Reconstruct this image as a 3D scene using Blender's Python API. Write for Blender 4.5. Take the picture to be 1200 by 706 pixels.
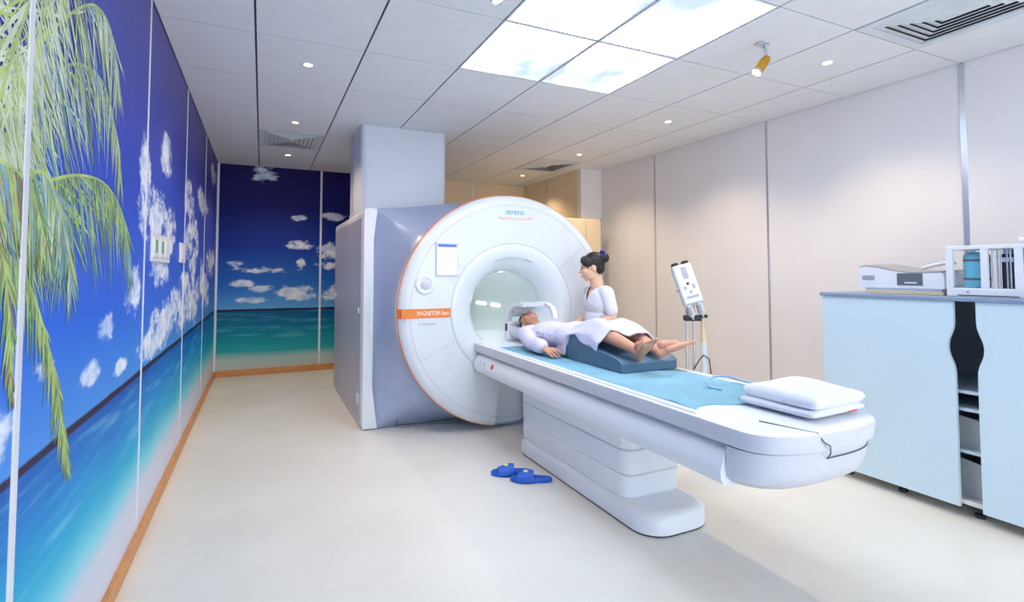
import bpy, bmesh, math, random
from mathutils import Vector, Matrix, Euler

for o in list(bpy.data.objects):
    bpy.data.objects.remove(o, do_unlink=True)
S = bpy.context.scene
COL = S.collection
PI = math.pi
random.seed(7)

# ------------------------------------------------------------------ camera, world, exposure
CAM_H, F_PX, YAW, PITCH = 1.40, 617.0, math.radians(25.4), math.atan(26 / 617.0)
cam_d = bpy.data.cameras.new('camera')
cam = bpy.data.objects.new('camera', cam_d)
COL.objects.link(cam)
cam.location = (0, 0, CAM_H)
cam.rotation_euler = (PI / 2 + PITCH, 0, -YAW)
cam_d.sensor_fit = 'HORIZONTAL'
cam_d.sensor_width = 36.0
cam_d.lens = 36.0 * F_PX / 1200.0
cam_d.shift_y = -60.0 / 1200.0
cam_d.clip_start = 0.02
S.camera = cam

W = bpy.data.worlds.new('world')
S.world = W
W.use_nodes = True
WORLD_STRENGTH = 2.9
bgn = W.node_tree.nodes.get('Background')
bgn.inputs[0].default_value = (0.86, 0.93, 1.0, 1)
bgn.inputs[1].default_value = WORLD_STRENGTH

S.view_settings.view_transform = 'Standard'
S.view_settings.look = 'None'
S.view_settings.gamma = 1.0
S.view_settings.use_curve_mapping = False
S.view_settings.exposure = 0.18
PANEL_EMIT = 10.0      # backlit ceiling sky panels
DOWN_W = 58.0         # recessed warm downlights
SPOT_W = 10.0

# ------------------------------------------------------------------ material helpers
def lin(c):
    c = c / 255.0
    return c / 12.92 if c <= 0.04045 else ((c + 0.055) / 1.055) ** 2.4
def rgb(r, g, b):
    return (lin(r), lin(g), lin(b), 1.0)

class X:
    """Tiny expression builder over shader math nodes."""
    nt = None
    def __init__(s, sock): s.s = sock
    @staticmethod
    def op(kind, *a):
        n = X.nt.nodes.new('ShaderNodeMath'); n.operation = kind
        for i, v in enumerate(a):
            if isinstance(v, X): X.nt.links.new(v.s, n.inputs[i])
            else: n.inputs[i].default_value = v
        return X(n.outputs[0])
    def __add__(s, o): return X.op('ADD', s, o)
    __radd__ = __add__
    def __sub__(s, o): return X.op('SUBTRACT', s, o)
    def __rsub__(s, o): return X.op('SUBTRACT', o, s)
    def __mul__(s, o): return X.op('MULTIPLY', s, o)
    __rmul__ = __mul__
    def __truediv__(s, o): return X.op('DIVIDE', s, o)
def smooth(x, a, b):
    n = X.nt.nodes.new('ShaderNodeMapRange'); n.interpolation_type = 'SMOOTHSTEP'
    X.nt.links.new(x.s, n.inputs[0]); n.inputs[1].default_value = a; n.inputs[2].default_value = b
    return X(n.outputs[0])
def mixc(f, a, b):
    n = X.nt.nodes.new('ShaderNodeMix'); n.data_type = 'RGBA'
    if isinstance(f, X): X.nt.links.new(f.s, n.inputs[0])
    else: n.inputs[0].default_value = f
    for i, v in ((6, a), (7, b)):
        if isinstance(v, tuple): n.inputs[i].default_value = v
        else: X.nt.links.new(v, n.inputs[i])
    return n.outputs[2]
def combine(x, y, z=0.0):
    n = X.nt.nodes.new('ShaderNodeCombineXYZ')
    for i, v in enumerate((x, y, z)):
        if isinstance(v, X): X.nt.links.new(v.s, n.inputs[i])
        else: n.inputs[i].default_value = v
    return n.outputs[0]
def noise(vec, scale, detail=4.0, rough=0.55):
    n = X.nt.nodes.new('ShaderNodeTexNoise')
    n.inputs['Scale'].default_value = scale; n.inputs['Detail'].default_value = detail
    n.inputs['Roughness'].default_value = rough
    if vec is not None: X.nt.links.new(vec, n.inputs['Vector'])
    return X(n.outputs[0])
def ramp(x, stops):
    n = X.nt.nodes.new('ShaderNodeValToRGB')
    el = n.color_ramp.elements
    while len(el) < len(stops): el.new(0.5)
    for e, (p, c) in zip(el, stops): e.position = p; e.color = c
    X.nt.links.new(x.s, n.inputs[0])
    return n.outputs[0]
def start(name):
    m = bpy.data.materials.new(name); m.use_nodes = True
    X.nt = m.node_tree
    return m, m.node_tree.nodes['Principled BSDF']

def mat(name, c, rough=0.45, metal=0.0, var=0.05, scale=6.0, bump=0.0, bscale=60.0, coat=0.0, spec=0.5, stretch=(1, 1, 1), sss=0.0):
    m, b = start(name)
    nt = m.node_tree
    tc = nt.nodes.new('ShaderNodeTexCoord'); mp = nt.nodes.new('ShaderNodeMapping')
    mp.inputs['Scale'].default_value = stretch
    nt.links.new(tc.outputs['Object'], mp.inputs[0])
    n = noise(mp.outputs[0], scale)
    base = rgb(*c)
    dk = tuple(v * (1 - var) for v in base[:3]) + (1,)
    lt = tuple(min(1, v * (1 + var)) for v in base[:3]) + (1,)
    nt.links.new(mixc(smooth(n, 0.3, 0.7), dk, lt), b.inputs['Base Color'])
    b.inputs['Roughness'].default_value = rough; b.inputs['Metallic'].default_value = metal
    b.inputs['Coat Weight'].default_value = coat
    b.inputs['Specular IOR Level'].default_value = spec
    if sss: b.inputs['Subsurface Weight'].default_value = sss; b.inputs['Subsurface Radius'].default_value = (0.02, 0.008, 0.004)
    if bump:
        bn = noise(mp.outputs[0], bscale); k = nt.nodes.new('ShaderNodeBump')
        k.inputs['Strength'].default_value = bump; k.inputs['Distance'].default_value = 0.01
        nt.links.new(bn.s, k.inputs['Height']); nt.links.new(k.outputs[0], b.inputs['Normal'])
    return m
def emit(name, c, strength):
    m, b = start(name)
    b.inputs['Base Color'].default_value = rgb(*c)
    b.inputs['Emission Color'].default_value = rgb(*c); b.inputs['Emission Strength'].default_value = strength
    return m

M = {}
M['tile'] = mat('ceiling_tile_white', (232, 234, 237), 0.6, var=0.015)
M['gap'] = mat('ceiling_gap_dark', (58, 58, 62), 0.8)
M['wall'] = mat('right_wall_laminate', (234, 230, 230), 0.42, var=0.02, scale=1.5)
M['beige'] = mat('beige_laminate', (233, 212, 180), 0.45, var=0.03, scale=1.5)
M['strip'] = mat('aluminium_strip', (196, 200, 208), 0.3, metal=0.75, var=0.03)
M['strip_w'] = mat('white_joint_strip', (226, 229, 238), 0.35, metal=0.1, var=0.02)
M['wood'] = mat('orange_wood', (206, 143, 82), 0.4, var=0.12, scale=9, stretch=(1, 1, 8))
M['shell'] = mat('scanner_white', (222, 227, 234), 0.28, var=0.012, coat=0.25)
M['funnel'] = mat('funnel_white', (226, 232, 238), 0.24, var=0.012, coat=0.3)
M['bore'] = mat('bore_liner', (222, 232, 232), 0.35, var=0.02)
M['seam'] = mat('seam_grey', (200, 205, 213), 0.6)
M['shroud'] = mat('shroud_bluegrey', (170, 182, 212), 0.33, metal=0.2, var=0.03, coat=0.2)
M['sidepanel'] = mat('side_panel_grey', (190, 190, 204), 0.4, metal=0.2, var=0.03)
M['orange'] = mat('orange_trim', (240, 132, 52), 0.4, var=0.03)
M['white'] = mat('white_plastic', (230, 233, 239), 0.35, var=0.012, coat=0.15)
M['tablegrey'] = mat('table_edge_grey', (204, 206, 214), 0.4, var=0.02)
M['tabletop'] = mat('table_top_white', (233, 238, 244), 0.35, var=0.012)
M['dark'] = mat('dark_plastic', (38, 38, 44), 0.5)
M['shadowgap'] = mat('dark_seam', (92, 94, 100), 0.7)
M['red'] = mat('red_button', (214, 62, 58), 0.4)
M['teal'] = mat('teal_letter', (24, 160, 172), 0.4)
M['lorange'] = mat('orange_letter', (240, 150, 110), 0.4)
M['lwhite'] = mat('white_letter', (250, 246, 240), 0.4)
M['lgrey'] = mat('grey_letter', (170, 174, 184), 0.4)
M['screenbody'] = mat('screen_bezel', (208, 214, 224), 0.3)
M['screen'] = emit('screen_white', (246, 250, 255), 0.9)
M['screenblue'] = emit('screen_blue', (70, 96, 176), 0.6)
M['borelight'] = emit('bore_light', (255, 255, 255), 7.0)
M['shaft'] = mat('shaft_pale', (214, 220, 230), 0.45, var=0.015)
M['sheet'] = mat('blue_sheet', (176, 228, 246), 0.7, var=0.06, scale=5, bump=0.35, bscale=18)
M['linen'] = mat('white_linen', (226, 228, 236), 0.8, var=0.02, bump=0.25, bscale=25)
M['wedge'] = mat('blue_foam_vinyl', (78, 112, 138), 0.42, var=0.06, scale=9, bump=0.1, bscale=40)
M['gown'] = mat('lavender_gown', (214, 212, 236), 0.85, var=0.035, scale=9, bump=0.5, bscale=22)
M['uniform'] = mat('white_uniform', (228, 229, 238), 0.8, var=0.02, bump=0.35, bscale=24)
M['skinp'] = mat('skin_tan', (208, 152, 124), 0.5, var=0.05, scale=20, sss=0.1)
M['skinf'] = mat('skin_sole', (206, 160, 148), 0.55, var=0.06, scale=20, sss=0.1)
M['skinn'] = mat('skin_light', (238, 190, 160), 0.5, var=0.03, scale=20, sss=0.1)
M['hair'] = mat('black_hair', (30, 24, 24), 0.45, var=0.3, scale=60, bump=0.4, bscale=90, stretch=(1, 1, 0.3))
M['lip'] = mat('lip', (196, 98, 96), 0.45)
M['eye'] = mat('eye_dark', (32, 24, 22), 0.3)
M['scrunchie'] = mat('blue_scrunchie', (28, 40, 150), 0.8, bump=0.5)
M['slipper'] = mat('blue_rubber', (26, 92, 196), 0.45, var=0.06, scale=30)
M['flower'] = mat('flower_cream', (240, 240, 180), 0.6)
M['cab'] = mat('cabinet_pale', (206, 226, 236), 0.4, var=0.012, scale=1.5)
M['cabtop'] = mat('cabinet_top_bluegrey', (132, 152, 182), 0.5, var=0.03)
M['cabin'] = mat('cabinet_inside', (226, 224, 218), 0.6)
M['bin'] = mat('storage_bin', (204, 208, 204), 0.55)
M['gold'] = mat('gold_metal', (214, 160, 62), 0.3, metal=0.8)
M['chrome'] = mat('chrome', (196, 204, 214), 0.22, metal=0.85)
M['lamp'] = emit('lamp_warm', (255, 214, 150), 9.0)
M['spotlens'] = emit('spot_lens', (255, 246, 226), 6.0)
M['vent'] = mat('vent_grey', (214, 220, 226), 0.45)
M['ventdark'] = mat('vent_dark', (92, 95, 98), 0.8)
M['boxgrey'] = mat('device_grey', (158, 160, 166), 0.5)
M['label'] = mat('device_label', (98, 104, 116), 0.45)
M['bluecan'] = mat('blue_canister', (112, 192, 218), 0.4)
M['manila'] = mat('pale_wood', (222, 206, 166), 0.5)
M['tube'] = mat('clear_tube', (150, 190, 226), 0.3)
M['green'] = mat('green_mark', (96, 170, 120), 0.5)
M['injector'] = mat('injector_white', (214, 224, 230), 0.4)
M['palm_a'] = mat('palm_yellow_green', (176, 196, 120), 0.5, var=0.2, scale=8)
M['palm_b'] = mat('palm_green', (118, 158, 92), 0.5, var=0.2, scale=8)
M['palm_c'] = mat('palm_glare_pale', (206, 216, 190), 0.5, var=0.15, scale=8)  # glare over the upper fronds, put into a paler leaf colour
M['palm_d'] = mat('palm_bluish', (120, 160, 190), 0.5, var=0.15, scale=8)
M['palm_e'] = mat('palm_brown', (140, 112, 96), 0.5, var=0.2, scale=8)

def floor_material():
    m, b = start('cream_vinyl_floor'); nt = m.node_tree
    tc = nt.nodes.new('ShaderNodeTexCoord')
    a = noise(tc.outputs['Object'], 1.3, 5); c = noise(tc.outputs['Object'], 38.0, 3)
    col = mixc(smooth(a, 0.3, 0.7), rgb(222, 219, 210), rgb(229, 227, 220))
    sp = noise(tc.outputs['Object'], 14.0, 6, 0.7)
    col = mixc(smooth(sp, 0.62, 0.78) * 0.35, col, rgb(205, 198, 180))
    nt.links.new(col, b.inputs['Base Color'])
    nt.links.new((c * 0.12 + 0.30).s, b.inputs['Roughness'])
    return m
M['floor'] = floor_material()

def sky_panel_material(seed):
    m, b = start('sky_panel'); nt = m.node_tree
    tc = nt.nodes.new('ShaderNodeTexCoord'); mp = nt.nodes.new('ShaderNodeMapping')
    mp.inputs['Location'].default_value = seed; mp.inputs['Rotation'].default_value = (0, 0, 0.5); mp.inputs['Scale'].default_value = (1.6, 0.8, 1)
    nt.links.new(tc.outputs['Object'], mp.inputs[0])
    n = noise(mp.outputs[0], 1.5, 4, 0.5)
    col = ramp(n, [(0.34, (0.055, 0.070, 0.11, 1)), (0.43, (0.10, 0.115, 0.14, 1)), (0.54, (0.8, 0.88, 1.0, 1)), (1.0, (1, 1, 1, 1))])
    nt.links.new(col, b.inputs['Base Color']); nt.links.new(col, b.inputs['Emission Color'])
    b.inputs['Emission Strength'].default_value = PANEL_EMIT
    return m
M['sky'] = sky_panel_material((0.7, 1.9, 0))

def mural_material(name, axis, clouds, sky, sea, cshift, sand_tilt=0.0):
    """Printed seascape: sand, sea, horizon and sky by height, placed clouds broken up by noise."""
    m, b = start(name); nt = m.node_tree
    tc = nt.nodes.new('ShaderNodeTexCoord'); sp = nt.nodes.new('ShaderNodeSeparateXYZ')
    nt.links.new(tc.outputs['Object'], sp.inputs[0])
    u = X(sp.outputs[axis]); z = X(sp.outputs[2])
    uv = combine(u, z)
    # sky
    skyc = ramp((z - 0.88) / 2.0, sky)
    # clouds
    best = None
    for (cu, cz, ru, rz) in clouds:
        du = (u - cu) / ru; dz = (z - cz) / rz
        v = 1.0 - (du * du + dz * dz)
        best = v if best is None else X.op('MAXIMUM', best, v)
    best = X.op('MAXIMUM', best, -1.2)
    n1 = noise(combine(u * 0.55, z, cshift), 5.0, 7, 0.66); n2 = noise(combine(u * 0.7, z, cshift + 4), 11.0, 5, 0.6)
    dens = best * 0.42 + n1 * 2.0 + n2 * 0.7 - 1.43
    cl = smooth(dens, 0.0, 0.34)
    cloudc = mixc(smooth(n2, 0.35, 0.65), rgb(186, 208, 240), rgb(240, 245, 252))
    skyc = mixc(cl * 0.95, skyc, cloudc)
    # sea and sand
    wave = noise(combine(u * 0.55, z * 6.0, cshift), 3.0, 6, 0.6)
    wob = noise(combine(u, z * 0.5, 7.0), 1.4, 4)
    zz = z + (wob - 0.5) * 0.10 + (u - 3.0) * sand_tilt
    seac = ramp(zz / 0.9, sea)
    seac = mixc(smooth(wave, 0.5, 0.72) * smooth(z, 0.36, 0.6) * 0.45, seac, rgb(120, 205, 226))
    seac = mixc(smooth(wave, 0.48, 0.36) * smooth(z, 0.5, 0.8) * 0.35, seac, rgb(10, 70, 160))
    col = mixc(smooth(z, 0.862, 0.868), seac, rgb(42, 34, 66))
    hz = noise(combine(u, 0.0, 3.0), 1.1, 3)
    col = mixc(smooth(z - (hz - 0.5) * 0.03, 0.888, 0.900), col, skyc)
    nt.links.new(col, b.inputs['Base Color'])
    b.inputs['Roughness'].default_value = 0.42
    b.inputs['Coat Weight'].default_value = 0.02; b.inputs['Coat Roughness'].default_value = 0.2; b.inputs['Specular IOR Level'].default_value = 0.1
    return m
L_CLOUDS = [(3.28, 1.82, .20, .30), (3.70, 1.72, .34, .24), (4.08, 1.64, .34, .24), (3.9, 1.42, .40, .12), (3.07, 1.31, .20, .14),
            (3.96, 2.12, .24, .16), (5.17, 1.98, .45, .18), (5.36, 1.70, .60, .24), (5.5, 1.45, .40, .12), (3.55, 1.00, .45, .10),
            (4.15, 1.06, .60, .16), (4.75, 1.12, .70, .24), (5.4, 1.18, .8, .28), (6.5, 1.25, .8, .28), (2.62, 1.17, .15, .07),
            (1.97, 1.12, .15, .05), (1.70, 1.01, .10, .09), (2.42, 1.03, .20, .05), (2.9, .98, .18, .04), (7.3, 1.5, .7, .2), (6.3, 2.1, .6, .14), (7.4, 2.6, .5, .14)]
B_CLOUDS = [(0.01, 2.76, .20, .12), (0.45, 2.17, .12, .05), (0.92, 2.20, .22, .07), (0.50, 1.79, .20, .09), (0.92, 1.70, .26, .13),
            (0.90, 1.49, .24, .07), (0.5, 1.53, .07, .07), (0.05, 1.42, .42, .06), (-.33, 1.52, .14, .05), (.45, 1.10, .36, .13),
            (.95, 1.10, .34, .13), (0.0, 1.17, .2, .06), (-.25, 1.24, .2, .06), (1.5, 1.5, .3, .14), (1.9, 1.9, .25, .1), (-.1, 1.02, .3, .05)]
SKY_L = [(0.0, rgb(76, 148, 228)), (0.18, rgb(56, 108, 218)), (0.45, rgb(62, 88, 198)), (0.75, rgb(74, 78, 168)), (1.0, rgb(92, 86, 156))]
SKY_B = [(0.0, rgb(96, 170, 226)), (0.16, rgb(44, 112, 198)), (0.42, rgb(26, 58, 156)), (0.72, rgb(30, 32, 112)), (1.0, rgb(34, 24, 90))]
SEA_L = [(0.0, rgb(222, 222, 236)), (0.30, rgb(206, 214, 232)), (0.42, rgb(120, 212, 230)), (0.56, rgb(0, 172, 214)), (0.80, rgb(0, 128, 206)), (1.0, rgb(14, 80, 176))]
SEA_B = [(0.0, rgb(206, 204, 196)), (0.24, rgb(176, 204, 200)), (0.36, rgb(44, 170, 176)), (0.62, rgb(10, 138, 158)), (0.85, rgb(6, 104, 146)), (1.0, rgb(4, 84, 130))]
M['mural_left'] = mural_material('seascape_print_long', 1, L_CLOUDS, SKY_L, SEA_L, 1.3)
M['mural_back'] = mural_material('seascape_print_end', 0, B_CLOUDS, SKY_B, SEA_B, 5.2)

# ------------------------------------------------------------------ mesh helpers
def new_bm(): return bmesh.new()
def obj(name, bm, m, parent=None, smooth_a=None, loc=None):
    me = bpy.data.meshes.new(name)
    if isinstance(bm, bpy.types.Mesh): me = bm
    else:
        bmesh.ops.recalc_face_normals(bm, faces=bm.faces[:])
        bm.to_mesh(me); bm.free()
    mats = m if isinstance(m, (list, tuple)) else [m]
    if not me.materials:
        for k in mats: me.materials.append(M[k] if isinstance(k, str) else k)
    if smooth_a is not None:
        me.polygons.foreach_set('use_smooth', [True] * len(me.polygons))
        if smooth_a < 179:
            me.set_sharp_from_angle(angle=math.radians(smooth_a))
    o = bpy.data.objects.new(name, me); COL.objects.link(o)
    if parent is not None: o.parent = parent
    if loc is not None: o.location = loc
    return o
def empty(name, loc=(0, 0, 0), rz=0.0):
    o = bpy.data.objects.new(name, None); COL.objects.link(o)
    o.location = loc; o.rotation_euler = (0, 0, rz); o.empty_display_size = 0.1
    return o
def tag(o, label, cat, group=None, kind=None):
    o['label'] = label; o['category'] = cat
    if group: o['group'] = group
    if kind: o['kind'] = kind
    return o
def struct(o, label=None):
    o['kind'] = 'structure'
    if label: o['label'] = label
    return o
def box(bm, x0, x1, y0, y1, z0, z1, bev=0.0, seg=2):
    r = bmesh.ops.create_cube(bm, size=1.0)
    vs = r['verts']
    for v in vs:
        v.co = Vector(((x0 + x1) / 2 + v.co.x * (x1 - x0), (y0 + y1) / 2 + v.co.y * (y1 - y0), (z0 + z1) / 2 + v.co.z * (z1 - z0)))
    if bev > 0:
        es = list({e for v in vs for e in v.link_edges})
        bmesh.ops.bevel(bm, geom=es, offset=bev, segments=seg, affect='EDGES', profile=0.5)
    return bm
def BX(*a, **k): return box(new_bm(), *a, **k)
def rings(bm, rs, cap0=True, cap1=True, closed_u=True):
    """loft a list of equal-length point loops"""
    vs = [[bm.verts.new(p) for p in r] for r in rs]
    n = len(rs[0])
    for i in range(len(rs) - 1):
        for j in range(n if closed_u else n - 1):
            k = (j + 1) % n
            bm.faces.new((vs[i][j], vs[i][k], vs[i + 1][k], vs[i + 1][j]))
    if cap0: bm.faces.new(vs[0][::-1])
    if cap1: bm.faces.new(vs[-1])
    return bm
def frame_from(d):
    d = d.normalized(); a = Vector((0, 0, 1)) if abs(d.z) < 0.9 else Vector((1, 0, 0))
    u = d.cross(a).normalized(); return u, d.cross(u).normalized()
def tube(bm, pts, r, seg=8, caps=True):
    pts = [Vector(p) for p in pts]; rs = []
    rad = r if isinstance(r, (list, tuple)) else [r] * len(pts)
    d = (pts[1] - pts[0]).normalized(); u, v = frame_from(d)
    for i, p in enumerate(pts):
        if 0 < i < len(pts) - 1: t = (pts[i + 1] - pts[i]).normalized() + (p - pts[i - 1]).normalized()
        elif i == 0: t = pts[1] - p
        else: t = p - pts[i - 1]
        t.normalize(); u = (u - t * u.dot(t)).normalized(); v = t.cross(u)
        rs.append([p + (u * math.cos(a) + v * math.sin(a)) * rad[i] for a in (2 * PI * k / seg for k in range(seg))])
    return rings(bm, rs, caps, caps)
def lathe_axis(bm, prof, c, axis, seg=32, cap0=False, cap1=False):
    """prof: (radius, along) pairs; axis a unit Vector; c origin"""
    ax = Vector(axis).normalized(); u, v = frame_from(ax); c = Vector(c)
    rs = [[c + ax * t + (u * math.cos(a) + v * math.sin(a)) * r for a in (2 * PI * k / seg for k in range(seg))] for r, t in prof]
    return rings(bm, rs, cap0, cap1)
def extrude(bm, poly, z0, z1, f=lambda a, b, c: (a, b, c)):
    return rings(bm, [[f(a, b, z0) for a, b in poly], [f(a, b, z1) for a, b in poly]])
def bevel_all(bm, off, seg=2, ang=30):
    es = [e for e in bm.edges if len(e.link_faces) == 2 and e.calc_face_angle(0) > math.radians(ang)]
    bmesh.ops.bevel(bm, geom=es, offset=off, segments=seg, affect='EDGES', profile=0.5, clamp_overlap=True)
    return bm
def round_rect(x0, x1, y0, y1, r, seg=6):
    rr = r if isinstance(r, (list, tuple)) else [r] * 4
    pts = []
    for (cx, cy, a0, q) in ((x1, y1, 0, rr[0]), (x0, y1, 90, rr[1]), (x0, y0, 180, rr[2]), (x1, y0, 270, rr[3])):
        sx = -1 if cx == x1 else 1; sy = -1 if cy == y1 else 1
        ccx, ccy = cx + sx * q, cy + sy * q
        for k in range(seg + 1):
            a = math.radians(a0 + 90 * k / seg)
            pts.append((ccx + q * math.cos(a), ccy + q * math.sin(a)))
    return pts
def apply_mods(o):
    dg = bpy.context.evaluated_depsgraph_get()
    me = bpy.data.meshes.new_from_object(o.evaluated_get(dg))
    o.modifiers.clear(); old = o.data; o.data = me; bpy.data.meshes.remove(old)
    return o
def text(body, size, m, parent, loc, rot, extrude_d=0.0008, name='lettering', align='LEFT', width=None):
    cu = bpy.data.curves.new('t', 'FONT'); cu.body = body; cu.size = size; cu.extrude = extrude_d; cu.align_x = align
    cu.resolution_u = 2
    t = bpy.data.objects.new('t', cu); COL.objects.link(t)
    dg = bpy.context.evaluated_depsgraph_get()
    me = bpy.data.meshes.new_from_object(t.evaluated_get(dg))
    bpy.data.objects.remove(t, do_unlink=True); bpy.data.curves.remove(cu)
    me.materials.clear()
    xs = [v.co.x for v in me.vertices]; me_w = max(xs) - min(xs)
    o = obj(name, me, m, parent); o.location = loc; o.rotation_euler = rot; o.scale = ((width / me_w if width else 1), 1, 1)
    return o

# ------------------------------------------------------------------ the room
XL, XR, YB, YF, ZC = -0.56, 4.40, 8.05, -2.03, 2.866
XJ, YJ = 4.05, 6.26          # the right wall steps in beyond YJ
fl = obj('floor', BX(XL - .1, XR + .1, YF, YB + .1, -0.1, 0.0), 'floor'); struct(fl, 'cream white vinyl floor')

ce = obj('ceiling', BX(XL - .1, XR + .1, YF, YB + .1, ZC + .012, ZC + .1), 'gap'); struct(ce, 'white square panel ceiling with dark joints')
gx = [XL, -0.06, 0.595, 1.25, 1.905, 2.56, 3.215, 3.87, XR]
gy = [3.53 + 0.795 * k for k in range(-7, 6)] + [YB]
SKY = {(3, r) for r in (5, 6)} | {(4, r) for r in (5, 6)}
VENT = {(1, 10), (6, 10), (6, 4)}
meshes = {}
for i in range(len(gx) - 1):
    for j in range(len(gy) - 1):
        if (i, j) in SKY or (i, j) in VENT: continue
        w, d = gx[i + 1] - gx[i], gy[j + 1] - gy[j]
        key = (round(w, 3), round(d, 3))
        if key not in meshes:
            g = 0.0062
            b = BX(-w / 2 + g, w / 2 - g, -d / 2 + g * .7, d / 2 - g * .7, 0, 0.0125)
            o = obj('ceiling_tile', b, 'tile', ce); meshes[key] = o.data
        else:
            o = bpy.data.objects.new('ceiling_tile', meshes[key]); COL.objects.link(o); o.parent = ce
        o.location = ((gx[i] + gx[i + 1]) / 2, (gy[j] + gy[j + 1]) / 2, ZC)

# left wall of printed panels
wl = obj('wall_left', BX(XL - .1, XL - .012, YF, YB + .1, 0, ZC + .05), 'gap'); struct(wl, 'wall of printed beach seascape panels')
ly = [YF, -1.36, 0.20, 1.77, 3.325, 4.885, 6.45, YB]
for a, b in zip(ly[:-1], ly[1:]):
    obj('mural_panel', BX(XL - .012, XL, a + .004, b - .004, 0, ZC + .006), 'mural_left', wl)
for i, a in enumerate(ly[1:-1]):
    w = .017 if i == 2 else .011
    obj('joint_strip', BX(XL - .006, XL + .004, a - w, a + w, 0, ZC + .004, bev=.0015, seg=1), 'strip_w', wl)
bl = obj('baseboard_left', BX(XL, XL + .022, YF, YB, 0, .075, bev=.004), 'wood'); struct(bl, 'orange wooden skirting under the long mural')

wb = obj('wall_back', BX(XL - .1, XR + .1, YB + .012, YB + .1, 0, ZC + .05), 'gap'); struct(wb, 'end wall of seascape panels and beige laminate')
for a, b, m in ((XL, 0.76, 'mural_back'), (0.76, 2.08, 'mural_back'), (2.08, 3.10, 'beige'), (3.10, XJ, 'beige')):
    obj('mural_panel' if m == 'mural_back' else 'wall_panel', BX(a + .003, b - .003, YB, YB + .012, 0, ZC + .006), m, wb)
for a in (XL + .012, 0.76, 2.08, 3.10):
    obj('joint_strip', BX(a - .014, a + .014, YB - .005, YB + .006, 0, ZC + .004, bev=.0015, seg=1), 'strip_w', wb)
bb = obj('baseboard_back', BX(XL + .022, XJ, YB - .022, YB, 0, .085, bev=.004), 'wood'); struct(bb, 'orange wooden skirting under the end mural')

wr = obj('wall_right', BX(XR + .012, XR + .1, YF, YJ + .012, 0, ZC + .05), 'gap'); struct(wr, 'pale laminate panel wall with metal joint strips')
ry = [YF, -1.27, 0.33, 1.93, 3.51, 5.12, YJ]
for a, b in zip(ry[:-1], ry[1:]):
    obj('wall_panel', BX(XR, XR + .012, a + .004, b - .004, 0, ZC + .006), 'wall', wr)
for i, a in enumerate(ry[1:-1]):
    w = .02 if a < 3 else .012
    obj('joint_strip', BX(XR - .004, XR + .006, a - w, a + w, 0, ZC - .005, bev=.0015, seg=1), 'strip', wr)
wj = obj('wall_step', BX(XJ, XR + .1, YJ, YJ + .1, 0, ZC + .05), 'wall'); struct(wj, 'short pale return wall beyond the scanner')
wd = obj('wall_alcove', BX(XJ, XJ + .1, YJ + .1, YB + .012, 0, ZC + .05), 'beige'); struct(wd, 'beige side wall of the far alcove')
for a in (7.25,):
    obj('joint_strip', BX(XJ - .004, XJ + .002, a - .008, a + .008, 0, ZC - .02), 'strip', wd)

# ------------------------------------------------------------------ printed palm on the mural (flat print on the panel face)
FR = [  # midrib in wall coordinates (y, z), leaflet length, density, palette
    ([(1.50, 1.59), (1.61, 1.69), (1.78, 1.82), (1.96, 1.99), (2.20, 2.10), (2.46, 2.12), (2.65, 2.00), (2.76, 1.82)], .42, 110, 'acbd'),
    ([(1.52, 1.53), (1.69, 1.59), (1.92, 1.66), (2.24, 1.73), (2.57, 1.74), (2.85, 1.64), (3.00, 1.44)], .46, 130, 'abdab'),
    ([(1.55, 1.45), (1.68, 1.44), (1.79, 1.39), (1.93, 1.25), (2.04, 1.09), (2.13, 0.91), (2.19, 0.78)], .20, 80, 'aab'),
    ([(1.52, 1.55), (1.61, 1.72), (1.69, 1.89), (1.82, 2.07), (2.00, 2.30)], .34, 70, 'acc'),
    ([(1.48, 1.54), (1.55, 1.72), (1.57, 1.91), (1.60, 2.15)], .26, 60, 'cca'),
    ([(1.53, 1.51), (1.65, 1.44), (1.70, 1.29), (1.73, 1.10)], .16, 40, 'abe'),
    ([(1.70, 1.62), (1.89, 1.68), (2.04, 1.58), (2.16, 1.38)], .36, 60, 'acdb'),
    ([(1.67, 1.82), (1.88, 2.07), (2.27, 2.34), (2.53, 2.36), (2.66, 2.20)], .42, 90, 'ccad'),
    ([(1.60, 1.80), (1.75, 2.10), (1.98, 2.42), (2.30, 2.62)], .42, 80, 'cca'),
    ([(1.50, 1.62), (1.62, 1.66), (1.80, 1.62), (1.95, 1.45)], .34, 50, 'abde')]
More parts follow.
